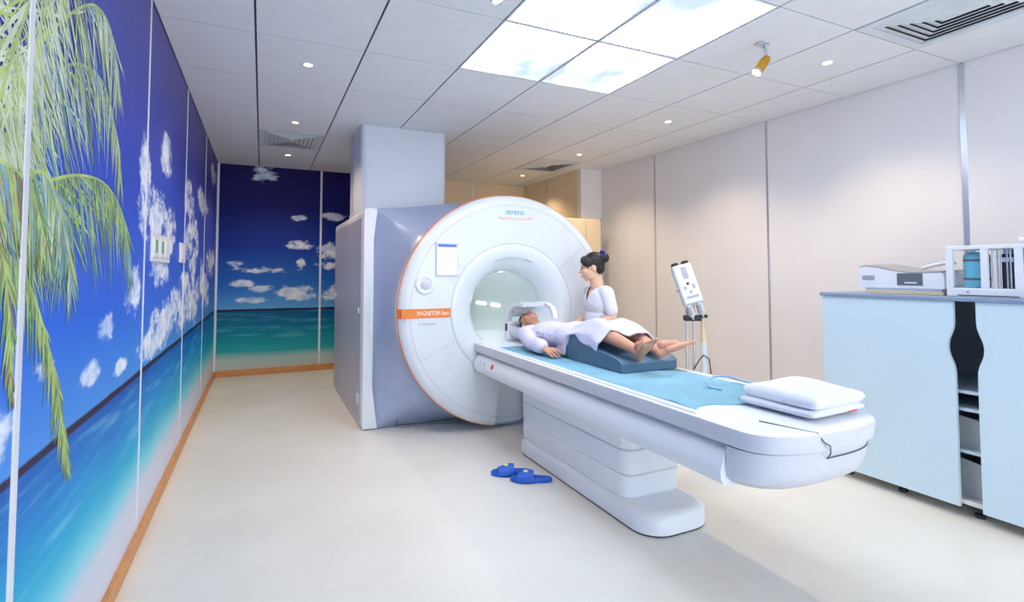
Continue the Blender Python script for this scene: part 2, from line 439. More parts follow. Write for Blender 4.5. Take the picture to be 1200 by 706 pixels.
def palm_print():
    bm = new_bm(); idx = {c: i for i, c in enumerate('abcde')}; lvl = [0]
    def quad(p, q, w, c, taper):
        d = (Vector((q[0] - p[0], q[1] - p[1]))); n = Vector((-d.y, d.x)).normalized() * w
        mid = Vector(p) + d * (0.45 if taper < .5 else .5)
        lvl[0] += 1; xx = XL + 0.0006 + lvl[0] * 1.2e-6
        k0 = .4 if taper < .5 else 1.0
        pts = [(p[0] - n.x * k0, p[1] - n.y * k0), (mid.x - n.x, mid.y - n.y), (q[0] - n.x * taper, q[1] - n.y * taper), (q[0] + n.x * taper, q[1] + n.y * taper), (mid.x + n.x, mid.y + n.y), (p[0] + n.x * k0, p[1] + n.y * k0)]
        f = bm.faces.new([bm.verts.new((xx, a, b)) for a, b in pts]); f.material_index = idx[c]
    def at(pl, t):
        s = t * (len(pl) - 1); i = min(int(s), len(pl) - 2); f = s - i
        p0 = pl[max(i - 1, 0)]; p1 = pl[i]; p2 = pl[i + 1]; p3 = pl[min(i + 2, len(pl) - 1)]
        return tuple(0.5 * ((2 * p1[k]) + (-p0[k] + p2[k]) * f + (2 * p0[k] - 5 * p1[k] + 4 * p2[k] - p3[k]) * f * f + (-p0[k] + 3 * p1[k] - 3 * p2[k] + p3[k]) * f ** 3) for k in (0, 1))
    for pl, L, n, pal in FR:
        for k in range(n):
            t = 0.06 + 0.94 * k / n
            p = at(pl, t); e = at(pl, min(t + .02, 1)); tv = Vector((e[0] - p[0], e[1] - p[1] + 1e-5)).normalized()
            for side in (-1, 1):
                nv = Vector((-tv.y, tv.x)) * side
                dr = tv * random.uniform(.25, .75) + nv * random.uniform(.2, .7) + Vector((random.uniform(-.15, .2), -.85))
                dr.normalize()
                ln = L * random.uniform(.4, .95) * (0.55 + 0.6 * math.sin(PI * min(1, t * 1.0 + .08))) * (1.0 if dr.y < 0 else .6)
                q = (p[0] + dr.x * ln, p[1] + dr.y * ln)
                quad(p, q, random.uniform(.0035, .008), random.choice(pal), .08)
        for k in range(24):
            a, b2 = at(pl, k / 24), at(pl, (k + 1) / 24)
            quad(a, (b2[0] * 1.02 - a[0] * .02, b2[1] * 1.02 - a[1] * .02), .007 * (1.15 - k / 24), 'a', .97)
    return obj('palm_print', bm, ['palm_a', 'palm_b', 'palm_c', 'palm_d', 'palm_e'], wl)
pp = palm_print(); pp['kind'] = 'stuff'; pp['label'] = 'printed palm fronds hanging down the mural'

# ------------------------------------------------------------------ ceiling fittings
for n_, (i, j) in enumerate(sorted(SKY)):
    t = empty('sky_light_panel', ((gx[i] + gx[i + 1]) / 2, (gy[j] + gy[j + 1]) / 2, ZC))
    where = {(3, 5): 'backlit cloud ceiling panel at the top edge, left one of the front pair', (3, 6): 'backlit cloud ceiling panel nearest the scanner, bluish left one of the pair',
             (4, 5): 'backlit cloud ceiling panel at the top edge, right one of the front pair', (4, 6): 'backlit cloud ceiling panel nearest the scanner, brilliant white right one'}[(i, j)]
    tag(t, where, 'light panel', 'backlit sky panels in the ceiling')
    w, d = (gx[i + 1] - gx[i]) / 2 - .005, (gy[j + 1] - gy[j]) / 2 - .005
    b = new_bm()
    for a in ((-w, -w + .012, -d, d), (w - .012, w, -d, d), (-w + .012, w - .012, -d, -d + .012), (-w + .012, w - .012, d - .012, d)): box(b, *a, 0, .011)
    obj('frame', b, 'white', t)
    o = obj('diffuser', BX(gx[i] + .017, gx[i + 1] - .017, gy[j] + .017, gy[j + 1] - .017, ZC + .003, ZC + .010), 'sky', t)
    o.location = (-t.location.x, -t.location.y, -t.location.z)

def downlight(x, y, label):
    t = empty('downlight', (x, y, ZC)); tag(t, label, 'downlight', 'recessed warm downlights')
    b = lathe_axis(new_bm(), [(.029, -.001), (.030, -.004), (.046, -.005), (.050, -.001)], (0, 0, 0), (0, 0, 1), 24)
    obj('ring', b, 'white', t, 40)
    b = lathe_axis(new_bm(), [(.0285, -.0008), (.0285, -.003)], (0, 0, 0), (0, 0, 1), 24, True, True)
    obj('lens', b, 'lamp', t)
    ld = bpy.data.lights.new('downlight_bulb', 'SPOT'); ld.energy = DOWN_W; ld.color = (1.0, 0.77, 0.51)
    ld.spot_size = math.radians(125); ld.spot_blend = 0.7; ld.shadow_soft_size = 0.04
    lo = bpy.data.objects.new('bulb_light', ld); COL.objects.link(lo); lo.parent = t; lo.location = (0, 0, -.012)
for k, y in enumerate((2.33, 3.93, 5.52, 7.11)):
    if k > 0: downlight(0.27, y, ('', 'warm recessed downlight over the left aisle, nearest the camera', 'warm recessed downlight just before the left ceiling vent', 'warm recessed downlight closest to the end seascape wall')[k])
    downlight(3.55, y, ('warm recessed downlight beside the near gold spotlight at right', 'warm recessed downlight above the standing injector by the right wall', 'warm recessed downlight near the dark far right vent', 'warm recessed downlight deepest in the far right alcove')[k])

def vent(i, j, label):
    cx, cy = (gx[i] + gx[i + 1]) / 2, (gy[j] + gy[j + 1]) / 2
    w, d = (gx[i + 1] - gx[i]) / 2 - .006, (gy[j + 1] - gy[j]) / 2 - .006
    t = empty('ceiling_vent', (cx, cy, ZC)); tag(t, label, 'vent', 'square louvred ceiling vents')
    obj('backing', BX(-w, w, -d, d, .0105, .0118), 'ventdark', t)
    def mitre(a0, b0, z0, a1, b1, z1, th):
        out = []
        for sx, sy in ((1, 0), (-1, 0), (0, 1), (0, -1)):
            def c(a, b, s): return ((sx * a, s * b) if sx else (s * a, sy * b))
            bm = new_bm(); P = []
            for z_off in (0, th):
                P.append([(*c(a0, b0, -1), z0 - z_off), (*c(a0, b0, 1), z0 - z_off), (*c(a1, b1, 1), z1 - z_off), (*c(a1, b1, -1), z1 - z_off)])
            rings(bm, P); out.append(bm)
        return out
    for bm in mitre(w, d, .010, w - .06, d - .06, .010, .014): obj('frame', bm, 'vent', t)
    n = 6; s = (w - .06) / n
    for k in range(n):
        a = w - .062 - k * s; bq = d - .062 - k * s * .98
        for bm in mitre(a, bq, .005, a - s * .92, bq - s * .92, -.008, .0025): obj('louver', bm, 'vent', t)
vent(1, 10, 'grey louvred ceiling vent over the left aisle')
vent(6, 10, 'shadowed louvred ceiling vent above the far right alcove')
vent(6, 4, 'large pale louvred vent at the top right corner')

def spotlamp(x, y, label, d, group='gold ceiling spotlights'):
    t = empty('ceiling_spotlight', (x, y, ZC)); tag(t, label, 'spotlight', group)
    d = Vector(d).normalized()
    obj('mount_plate', BX(-.055, .035, -.026, .026, -.018, -.001, bev=.006), 'chrome', t, 40)
    piv = Vector((.02, 0, -.105))
    b = tube(new_bm(), [(.02, 0, -.015), (.024, 0, -.06), piv], .010, 10); obj('arm', b, 'chrome', t, 50)
    b = lathe_axis(new_bm(), [(.0, -.025), (.022, -.022), (.026, -.010), (.026, .0), (.030, .004), (.030, .085), (.026, .088)], piv, d, 20, False, True)
    obj('lamp_body', b, 'gold', t, 40)
    b = lathe_axis(new_bm(), [(.024, .086), (.028, .092), (.033, .112), (.031, .113), (.022, .096)], piv, d, 20, True, False)
    obj('reflector', b, 'chrome', t, 40)
    b = lathe_axis(new_bm(), [(.018, .097), (.022, .108), (.014, .112)], piv, d, 16, True, True)
    obj('bulb', b, 'spotlens', t, 60)
    ld = bpy.data.lights.new('spot_bulb', 'SPOT'); ld.energy = SPOT_W; ld.color = (1, .88, .7); ld.spot_size = math.radians(70); ld.spot_blend = .6; ld.shadow_soft_size = .02
    lo = bpy.data.objects.new('spot_light', ld); COL.objects.link(lo); lo.parent = t; lo.location = piv + d * .12
    lo.rotation_euler = d.to_track_quat('-Z', 'Y').to_euler()
spotlamp(2.88, 2.31, 'gold and chrome spotlight hanging beside the bright sky panels', (-.55, .12, -.72))
spotlamp(0.93, 2.18, 'gold spotlight cut off by the top edge of the picture', (.12, .05, -1))

# wall switch plates on the mural
t = empty('switch_plate', (XL, 3.78, 1.54)); tag(t, 'wide white switch plate with green marks on the mural cloud', 'switch', 'white wall plates on the mural')
obj('plate', BX(0, .012, -.31, .31, -.082, .082, bev=.004), 'white', t)
for k in (-.2, 0, .2): obj('rocker', BX(.011, .017, k - .075, k + .075, -.055, .055, bev=.003), 'white', t)
for k in (-.2, 0): obj('mark', BX(.0165, .018, k - .03, k + .03, -.03, .045), 'green', t)
t = empty('switch_plate', (XL, 4.75, 1.545)); tag(t, 'narrow plain white plate on the farther mural panel', 'switch', 'white wall plates on the mural')
obj('plate', BX(0, .014, -.15, .12, -.075, .075, bev=.004), 'white', t); obj('rocker', BX(.013, .018, -.09, .06, -.05, .05, bev=.003), 'white', t)

# ------------------------------------------------------------------ MRI scanner
SX, SY, SZ, SR = 2.075, 4.33, 1.056, 1.05
sc = empty('mri_scanner', (SX, SY, 0)); tag(sc, 'large white ring-faced MRI scanner with blue-grey shroud and orange rim', 'scanner')
def s_at(bm):   # shift world-built geometry into the scanner's own frame
    bmesh.ops.translate(bm, verts=bm.verts[:], vec=(-SX, -SY, 0)); return bm
AX = Vector((0, 1, 0)); C0 = Vector((SX, SY, SZ))
def ring_prof(bm, prof, seg=128, c0=False, c1=False, closed=False):
    rs = [[Vector((SX + r * math.cos(a), SY + t, SZ + r * math.sin(a))) for a in (2 * PI * k / seg for k in range(seg))] for r, t in prof]
    if closed: rs = rs + [rs[0]]
    rings(bm, rs, c0, c1)
    if closed: bmesh.ops.remove_doubles(bm, verts=bm.verts[:], dist=1e-5)
    return bm
face = obj('face_cover', s_at(ring_prof(new_bm(), [(.6025, .008), (.608, .002), (.75, -.004), (.93, .004), (.985, .010), (1.025, .026), (1.043, .046), (1.047, .058), (1.047, .16), (.6025, .16)], closed=True)), 'shell', sc)
# recess under the table: cut out of the cover and lined
cut = obj('cutter', s_at(rings(new_bm(), [[(SX - .14, SY - .1, .60), (SX + .14, SY - .1, .60), (SX + .19, SY - .1, -.1), (SX - .19, SY - .1, -.1)], [(SX - .14, SY + .3, .60), (SX + .14, SY + .3, .60), (SX + .19, SY + .3, -.1), (SX - .19, SY + .3, -.1)]])), 'shell', sc)
bo = face.modifiers.new('b', 'BOOLEAN'); bo.operation = 'DIFFERENCE'; bo.object = cut; bo.solver = 'EXACT'
bpy.context.view_layer.update(); apply_mods(face)
bpy.data.objects.remove(cut, do_unlink=True)
face.data.polygons.foreach_set('use_smooth', [True] * len(face.data.polygons)); face.data.set_sharp_from_angle(angle=math.radians(30))
obj('docking_recess', s_at(BX(SX - .2, SX + .2, SY + .15, SY + .2, 0.004, .70)), 'shell', sc)
obj('bore_funnel', s_at(ring_prof(new_bm(), [(.602, .008), (.597, .001), (.56, -.002), (.50, .012), (.44, .045), (.395, .095), (.366, .15), (.352, .21), (.36, .23), (.602, .23)], closed=True)), 'funnel', sc, 50)
bt = obj('bore_tube', s_at(ring_prof(new_bm(), [(.352, .20), (.350, 2.3), (.37, 2.3), (.37, .20)], closed=True)), 'bore', sc, 50)
b = new_bm(); rings(b, [[(SX + r * math.cos(a), SY + yy, SZ + r * math.sin(a)) for r, a in ((.349, 1.50), (.349, 1.64), (.346, 1.64), (.346, 1.50))] for yy in (.30, 2.2)]); obj('bore_light', s_at(b), 'borelight', bt)
for y0, y1 in ((1.10, 1.34), (1.50, 1.80)):
    b = new_bm(); rs = []
    for yy in (y0, y1):
        rs.append([(SX + r * math.cos(a), SY + yy, SZ + r * math.sin(a)) for r, a in ((.349, -.13), (.349, -.06), (.345, -.06), (.345, -.13))])
    rings(b, rs); o = obj('bore_light', s_at(b), 'borelight', bt)
# seams, radial joints
def circ_line(r, t, w=.0035):
    return s_at(ring_prof(new_bm(), [(r - w, t), (r - w, t - .0015), (r + w, t - .0015), (r + w, t)], closed=True))
obj('seam', circ_line(.955, .0066, .003), 'seam', face)
for deg in (38, 142, 205, 335):
    a = math.radians(deg); b = new_bm()
    u = Vector((math.cos(a), 0, math.sin(a))); n = Vector((-math.sin(a), 0, math.cos(a))) * .0028
    P = [[C0 + u * r + Vector((0, t + off, 0)) + n * s for s in (-1, 1)] for off in (0,) for r, t in ((.612, .001), (.68, -.0035), (.75, -.0055), (.84, -.002), (.955, .005))]
    vs = [[b.verts.new(p) for p in row] for row in P]
    for i in range(len(vs) - 1): b.faces.new((vs[i][0], vs[i][1], vs[i + 1][1], vs[i + 1][0]))
    obj('seam', s_at(b), 'seam', face)
b = new_bm(); rs = []
for k in range(25):      # shallow vent slot above the bore
    a = math.radians(66 + 48 * k / 24); rr = .475; w = .010 * math.sin(PI * (k + .2) / 24.4) + .001
    rs.append([Vector((SX + (rr + q) * math.cos(a), SY + .018 + tt, SZ + (rr + q) * math.sin(a))) for q, tt in ((-w, .006), (-w, -.003), (w, -.010), (w, .006))])
obj('bore_handle_slot', s_at(rings(b, rs)), 'seam', sc, 60)
b = new_bm(); rs = []
for k in range(121):
    a = math.radians(-78 + 336 * k / 120)
    rs.append([(SX + r * math.cos(a), SY + t_, max(.002, SZ + r * math.sin(a))) for r, t_ in ((1.040, .062), (1.054, .066), (1.054, .086), (1.040, .092))])
obj('rim_trim', s_at(rings(b, rs)), 'orange', sc, 60)

# blue-grey shroud: from the rim to the squarer rear housing
HW, YB0 = 1.165, 0.50
def outline(a):
    ca, sa = math.cos(a), math.sin(a); lo, hi = 0.0, 3.0
    if ca > 0: return 1.044 + .0 * sa
    for _ in range(30):
        mid = (lo + hi) / 2; x, z = mid * ca, SZ + mid * sa
        top = 1.985 + .115 * (0.5 + 0.5 * math.cos(PI * min(1, abs(x) / HW)))
        ins = abs(x) < HW and 0.0 < z < top
        if ins: lo = mid
        else: hi = mid
    return lo
b = new_bm(); rs = []; N = 160
for k in range(9):
    t = k / 8; rw = []
    for j in range(N):
        a = 2 * PI * j / N; r1 = outline(a); r0 = 1.042
        r = r0 + (r1 - r0) * t ** 1.7
        rw.append(Vector((SX + r * math.cos(a), SY + .09 + (YB0 - .09) * t, max(0.004, SZ + r * math.sin(a)))))
    rs.append(rw)
obj('shroud', s_at(rings(b, rs, False, False)), 'shroud', sc, 35)
# rear housing with white edge frame and grey side panels
HX = 1.255
prof = []
pr = [(SX + .925 * math.sin(a), SZ + .929 * math.cos(a)) for a in (PI * k / 24 for k in range(25))]
pr = [(x, max(.01, z)) for x, z in pr][::-1]
pr = [(x, z) for x, z in pr] + [q for q in round_rect(SX - HX, SX + .0, 0.01, 1.985, [.0, .06, .015, .0], 6)[7:21]]
pr[0] = (SX + .0, .01)
b = new_bm(); rings(b, [[(SX + (x - SX) * q, SY + y, SZ + (z - SZ) * q) for x, z in pr] for q, y in ((.90, .50), (.985, .50), (.996, .506), (1, .52), (1, 2.49), (.99, 2.52), (.34, 2.52), (.34, 2.30))], False, False)
hs = obj('rear_housing', s_at(b), 'white', sc, 35)
for s in (-1,):
    b = BX(-.004, .004, SY + .60, SY + 2.46, .05, 1.90, bev=.003, seg=1); bmesh.ops.translate(b, verts=b.verts[:], vec=(SX + s * (HX + .001), 0, 0))
    p = obj('side_panel', s_at(b), 'sidepanel', hs)
    for yy, zz, w, h in ((SY + .66, 1.02, .012, .05), (SY + 2.3, 1.10, .012, .04), (SY + .66, .20, .02, .09)):
        b = BX(SX + s * (HX + .004), SX + s * (HX + .014), yy, yy + w, zz, zz + h, bev=.002, seg=1); obj('latch', s_at(b), 'white', hs)
# white edge blade along the shroud (narrow in the middle, wide at the ends)
for s in (-1,):
    b = new_bm(); rs = []
    for k in range(21):
        z = .012 + 1.955 * k / 20; w = .045 + .075 * abs(2 * k / 20 - 1.05) ** 1.8
        x0 = SX + s * (HX - .002); x1 = x0 - s * w
        rs.append([(x0, SY + .485, z), (x1, SY + .465, z), (x1, SY + .53, z), (x0, SY + .53, z)])
    obj('edge_blade', s_at(rings(b, rs)), 'white', hs, 30)
# lower access panel seam on the shroud
b = tube(new_bm(), [(SX - .955, SY + .445, .01), (SX - .955, SY + .42, .29), (SX - .90, SY + .36, .34), (SX - .79, SY + .22, .385)], .004, 6)
obj('access_seam', s_at(b), 'shadowgap', sc)
b = tube(new_bm(), [(SX - .95, SY + .44, .03), (SX - .6, SY + .32, .03), (SX - .30, SY + .20, .035)], .004, 6)
obj('access_seam', s_at(b), 'shadowgap', sc)
# screen, dial, orange band, lettering
FY = SY - .006
d = obj('display', s_at(BX(1.335, 1.535, FY - .010, FY + .02, 1.365, 1.655, bev=.006)), 'screenbody', sc)
obj('screen', s_at(BX(1.352, 1.518, FY - .0115, FY - .008, 1.383, 1.638)), 'screen', d)
obj('screen_header', s_at(BX(1.352, 1.518, FY - .0125, FY - .009, 1.612, 1.638)), 'screenblue', d)
k = obj('control_dial', s_at(lathe_axis(new_bm(), [(.085, 0), (.085, .012), (.074, .022), (.056, .020), (.050, .012)], (1.245, FY + .01, 1.295), (0, -1, 0), 32, False, True)), 'white', sc, 40)
obj('dial_button', s_at(lathe_axis(new_bm(), [(.038, .008), (.038, .022), (.030, .028)], (1.245, FY + .01, 1.295), (0, -1, 0), 24, True, True)), 'tablegrey', k, 40)
bd = obj('orange_band', s_at(BX(SX - 1.03, SX - .605, FY + .000, FY + .03, 1.012, 1.090, bev=.001, seg=1)), 'orange', sc)
b = new_bm(); rings(b, [[(SX - 1.005, FY + .0, z), (SX - 1.048, FY + .05, z), (SX - 1.048, FY + .07, z), (SX - 1.0, FY + .07, z)] for z in (1.012, 1.090)]); obj('orange_band', s_at(b), 'orange', sc)
R0 = (PI / 2, 0, 0)
text('MAGNETOM Aera', .054, 'lwhite', sc, (-.90, FY - .0008 - SY, 1.034), R0, width=.275)
text('A Tim System', .032, 'lgrey', sc, (-.89, FY + .002 - SY, .952), R0, width=.15)
text('SIEMENS', .054, 'teal', sc, (-.085, FY + .007 - SY, 1.925), R0, width=.185)
text('Healthineers', .05, 'lorange', sc, (-.155, FY + .006 - SY, 1.872), R0, width=.27)
for i, (dx, dz, r) in enumerate(((.135, .012, .006), (.150, .024, .006), (.152, .004, .005), (.166, .014, .007), (.170, .034, .005), (.186, .026, .006))):
    o = obj('logo_dot', lathe_axis(new_bm(), [(r, 0), (r, .001)], (dx, FY + .003 - SY, 1.876 + dz), (0, -1, 0), 10, True, True), 'lorange', sc)

# pale service shaft standing on the scanner housing, up to the ceiling
b = new_bm(); pr = round_rect(.865, 1.745, 5.29, 6.04, .06, 6)
rings(b, [[(x, y, 1.987) for x, y in pr], [(x, y, ZC - .002) for x, y in pr]])
bmesh.ops.translate(b, verts=b.verts[:], vec=(-1.3, -5.66, -1.987))
t = empty('service_shaft', (1.3, 5.66, 1.987)); tag(t, 'pale grey boxed service shaft from the scanner top to the ceiling', 'column')
obj('cladding', b, 'shaft', t, 35)
obj('corner_strip', BX(-.440, -.432, .10, .14, 0, ZC - 1.992), 'sidepanel', t)
obj('base_collar', rings(new_bm(), [[(x - 1.3, y - 5.66, z) for x, y in round_rect(.86, 1.75, 5.285, 6.045, .06, 6)] for z in (.0005, .03)]), 'shaft', t, 35)

# ------------------------------------------------------------------ patient table
TX, TZ = 2.065, 0.785
tb = empty('patient_table', (TX, 2.9, 0)); tag(tb, 'long white MRI patient table on a stepped pedestal', 'table')
def t_at(bm): bmesh.ops.translate(bm, verts=bm.verts[:], vec=(-TX, -2.9, 0)); return bm
def end_outline(hw, y0, y1, r=.2, p=2.7, seg=40):
    """long plate whose near end is a soft superellipse"""
    pts = [(TX + hw, y1), (TX - hw, y1)]
    for k in range(seg + 1):
        a = PI * k / seg; c, sn = math.cos(a), math.sin(a)
        x = -hw * math.copysign(abs(c) ** (2 / p), c); y = y0 + r * (1 - sn ** (2 / p))
        pts.append((TX + x, y))
    return pts
def stack(layers, y1): return rings(new_bm(), [[(x, y, z) for x, y in end_outline(hw, y0, y1, r)] for hw, y0, r, bow, z in layers])
obj('base_plate', t_at(rings(new_bm(), [[(TX + x, y, z) for x, y in round_rect(-.235 + i, .235 - i, 2.20 + i, 3.80 - i, .15, 8)] for i, z in ((.008, .006), (.0, .014), (.0, .085), (.012, .108), (.035, .12), (.06, .122))])), 'white', tb, 35)
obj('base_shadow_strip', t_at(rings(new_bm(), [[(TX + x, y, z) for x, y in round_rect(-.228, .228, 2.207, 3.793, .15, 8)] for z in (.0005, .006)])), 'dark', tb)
for z0, z1, i0, i1, f0, f1 in ((.118, .25, .205, .208, 2.44, 2.43), (.25, .39, .205, .210, 2.435, 2.43), (.39, .56, .205, .215, 2.435, 2.425)):
    ls = []
    for i, f, z in ((i0 - .005, f0 + .005, z0), (i0, f0, z0 + .006), ((i0 + i1) / 2, (f0 + f1) / 2, (z0 + z1) / 2), (i1, f1, z1 - .006), (i1 - .005, f1 + .005, z1)):
        ls.append([(TX + x, y, z) for x, y in round_rect(-i, i, f, 3.76, .07, 6)])
    obj('pedestal_tier', t_at(rings(new_bm(), ls)), 'white', tb, 30)
# sloped bright side rails and the under-body
for s in (-1, 1):
    cs = [(.22, .535), (.31, .530), (.372, .545), (.388, .568), (.390, .60), (.378, .640), (.352, .676), (.325, .695), (.22, .695)]
    b = new_bm(); rings(b, [[(TX + s * x, y, z) for x, z in cs] for y in (1.58, 4.30)])
    rl = obj('side_rail', t_at(b), 'white', tb, 40)
    if s < 0:
        for y, m, w in ((4.16, 'tablegrey', .014), (4.08, 'tablegrey', .014), (3.92, 'red', .02)):
            obj('button', t_at(lathe_axis(new_bm(), [(w, 0), (w, .008), (w * .7, .011)], (TX - .377, y, .634), (-1, 0, .4), 16, True, True)), m, rl, 50)
obj('under_body', t_at(BX(TX - .225, TX + .225, 1.60, 4.28, .54, .70)), 'tablegrey', tb)
# end cap with the release handle
obj('end_cap', t_at(stack([(.25, 1.52, .18, .05, .535), (.32, 1.43, .20, .05, .545), (.358, 1.385, .21, .05, .575), (.366, 1.365, .21, .05, .63), (.362, 1.36, .21, .05, .70)], 1.575)), 'tablegrey', tb, 40)
# flat tray top
top = obj('table_top', t_at(stack([(.352, 1.36, .20, .05, .70), (.368, 1.335, .20, .05, .712), (.372, 1.328, .20, .05, .765), (.368, 1.333, .20, .05, .778), (.358, 1.345, .19, .05, .783), (.30, 1.40, .15, .04, .783)], 5.2)), ['tablegrey', 'tabletop'], tb, 40)
for p in top.data.polygons:
    if p.center.z > .777: p.material_index = 1
obj('edge_strip', t_at(BX(TX - .352, TX - .318, 1.75, 4.9, .781, .790, bev=.003)), 'tabletop', tb)
obj('edge_strip', t_at(BX(TX + .318, TX + .352, 1.75, 4.9, .781, .790, bev=.003)), 'tabletop', tb)
b = new_bm(); fr2 = [(x, y) for x, y in end_outline(.3615, 1.3585, 2.0, .22) if TX - .06 < x < TX + .34 and y < 1.6]
tube(b, [(x, y, .672) for x, y in fr2], .0028, 6); obj('handle_seam', t_at(b), 'shadowgap', tb)
b = tube(new_bm(), [(TX - .20, 1.55, .7855), (TX - .13, 1.345, .782), (TX - .125, 1.326, .755), (TX - .09, 1.322, .735), (TX - .07, 1.335, .70), (TX - .06, 1.356, .672)], .0026, 6)
obj('handle_seam', t_at(b), 'shadowgap', tb)
def end_y(x, hw, y0, r, p=2.7): return y0 + r * (1 - (1 - abs((x - TX) / hw) ** p) ** (1 / p))
for x, z in ((TX - .10, .735), (TX - .10, .63), (TX - .22, .65)):
    yy = end_y(x, .372, 1.328, .20) if z > .7 else end_y(x, .366, 1.365, .21)
    obj('screw', t_at(lathe_axis(new_bm(), [(.006, -.006), (.006, .0015)], (x, yy, z), (-.2, -1, 0), 10, True, True)), 'seam', tb)
# blue disposable sheet on the table
b = new_bm(); nx, ny = 24, 60; vs = []
for j in range(ny + 1):
    row = []
    for i in range(nx + 1):
        x = -.30 + .60 * i / nx; y = 1.80 + 2.15 * j / ny + .04 * math.sin(i * .4) * (1 if j == 0 else 0)
        z = .7865 + .001 * (math.sin(x * 23 + y * 9) + math.sin(y * 17 - x * 8)) * .5 + .0010 + (.010 * math.exp(-((y - 2.02 - x * .25) / .035) ** 2) + .006 * math.exp(-((y - 2.35 + x * .4) / .03) ** 2))
        row.append(b.verts.new((TX + x, y, z)))
    vs.append(row)
for j in range(ny):
    for i in range(nx): b.faces.new((vs[j][i], vs[j][i + 1], vs[j + 1][i + 1], vs[j + 1][i]))
bmesh.ops.solidify(b, geom=b.faces[:], thickness=.002)
bmesh.ops.translate(b, verts=b.verts[:], vec=(-TX, -2.4, -.785))
o = obj('disposable_sheet', b, 'sheet', None, 60); o.location = (TX, 2.4, .785)
tag(o, 'bright blue disposable sheet spread on the patient table', 'sheet')

# clear tubing loop on the sheet
b = tube(new_bm(), [(2.13, 1.99, .802), (2.10, 2.04, .806), (2.13, 2.10, .815), (2.22, 2.13, .835), (2.30, 2.10, .835), (2.36, 2.06, .812), (2.40, 2.0, .803)], .006, 8)
bmesh.ops.translate(b, verts=b.verts[:], vec=(-2.2, -2.05, -.80))
o = obj('cable_loop', b, 'tube', None, 60); o.location = (2.2, 2.05, .80); tag(o, 'thin pale blue cable loop lying on the blue sheet', 'cable')

# folded white bedding at the near end
def pillow_layer(w, d, z0, z1, seed, sag=.012, cx=0.0, cy=0.0):
    bm = new_bm(); n = 22; up = []; dn = []
    for j in range(n + 1):
        a, c = [], []
        for i in range(n + 1):
            u, v = 2 * i / n - 1, 2 * j / n - 1
            e = (1 - abs(u) ** 7) * (1 - abs(v) ** 7); th = (z1 - z0) / 2 * (max(e, 0) ** .35)
            wr = sag * math.sin(3 * u + seed) * math.cos(2.3 * v + seed) * .4
            zc = (z0 + z1) / 2
            x, y = cx + u * w / 2, cy + v * d / 2
            a.append(bm.verts.new((x, y, zc + th + wr * e))); c.append(bm.verts.new((x, y, zc - th)) if 0 < i < n and 0 < j < n else a[-1])
        up.append(a); dn.append(c)
    for j in range(n):
        for i in range(n):
            bm.faces.new((up[j][i], up[j][i + 1], up[j + 1][i + 1], up[j + 1][i]))
            f = (dn[j][i], dn[j + 1][i], dn[j + 1][i + 1], dn[j][i + 1])
            if len(set(f)) == 4:
                try: bm.faces.new(f)
                except ValueError: pass
    return bm
t = empty('folded_bedding', (2.225, 1.615, .7925), math.radians(3)); tag(t, 'folded white sheet and pillow at the near table end', 'bedding')
obj('folded_sheet', pillow_layer(.39, .37, .0, .038, 1.0, cx=-.01, cy=.005), 'linen', t, 179)
obj('pillow', pillow_layer(.38, .36, .030, .095, 2.2, .03), 'linen', t, 179)
obj('red_tag', BX(.05, .12, -.172, -.168, .006, .016), 'red', t)

# ------------------------------------------------------------------ blue leg wedge
t = empty('leg_wedge', (2.18, 2.9, .791)); tag(t, 'dark blue foam wedge under the patient knees', 'wedge')
prof = [(.30, .0), (.34, .03), (.345, .10), (.325, .150), (.28, .170), (.22, .165), (.12, .140), (-.10, .095), (-.27, .072), (-.30, .05), (-.30, .0)]
b = new_bm(); NS = 15; rs = []
for k in range(NS):
    x = -.215 + .43 * k / (NS - 1); g = 0
    rs.append([(x, y, (z - (.020 * math.exp(-((abs(x) - .10) / .06) ** 2) if (z > .06 and y < .22) else 0))) for y, z in prof])
rings(b, rs); obj('foam_block', b, 'wedge', t, 50)
for s in (-1, 1):
    b = tube(new_bm(), [(s * .2155, y, z) for y, z in prof[1:10]], .003, 6); obj('piping', b, 'wedge', t)

# ------------------------------------------------------------------ figures: closed blobs fused into one continuous skin
IDN = Matrix.Identity(4)
def ell(bm, c, r, T=IDN, rot=None, sub=3):
    g = bmesh.ops.create_icosphere(bm, subdivisions=sub, radius=1.0)
    R = Euler(rot).to_matrix() if rot else Matrix.Identity(3)
    for v in g['verts']:
        p = R @ Vector((v.co.x * r[0], v.co.y * r[1], v.co.z * r[2])) + Vector(c)
        v.co = T @ p
def cap(bm, p0, r0, p1, r1, T=IDN, seg=14):
    p0, p1 = Vector(p0), Vector(p1); d = p1 - p0; L = d.length; ax = d.normalized(); u, v = frame_from(ax); pr = []
    for k in range(1, 6): a = PI / 2 * k / 5; pr.append((r0 * math.sin(a), -r0 * math.cos(a)))
    for k in range(0, 5): a = PI / 2 * k / 5; pr.append((r1 * math.cos(a), L + r1 * math.sin(a)))
    rs = [[T @ (p0 + ax * t + (u * math.cos(q) + v * math.sin(q)) * r) for q in (2 * PI * k / seg for k in range(seg))] for r, t in pr]
    rings(bm, rs)
def chain(bm, pts, T=IDN):
    for (a, ra), (b, rb) in zip(pts[:-1], pts[1:]): cap(bm, a, ra, b, rb, T)
def fused(name, bm, m, parent, voxel=.005, it=4, fac=.5):
    o = obj(name, bm, m, parent)
    r = o.modifiers.new('r', 'REMESH'); r.mode = 'VOXEL'; r.voxel_size = voxel; r.use_smooth_shade = True
    s = o.modifiers.new('s', 'SMOOTH'); s.factor = fac; s.iterations = it
    bpy.context.view_layer.update(); apply_mods(o)
    o.data.polygons.foreach_set('use_smooth', [True] * len(o.data.polygons))
    return o
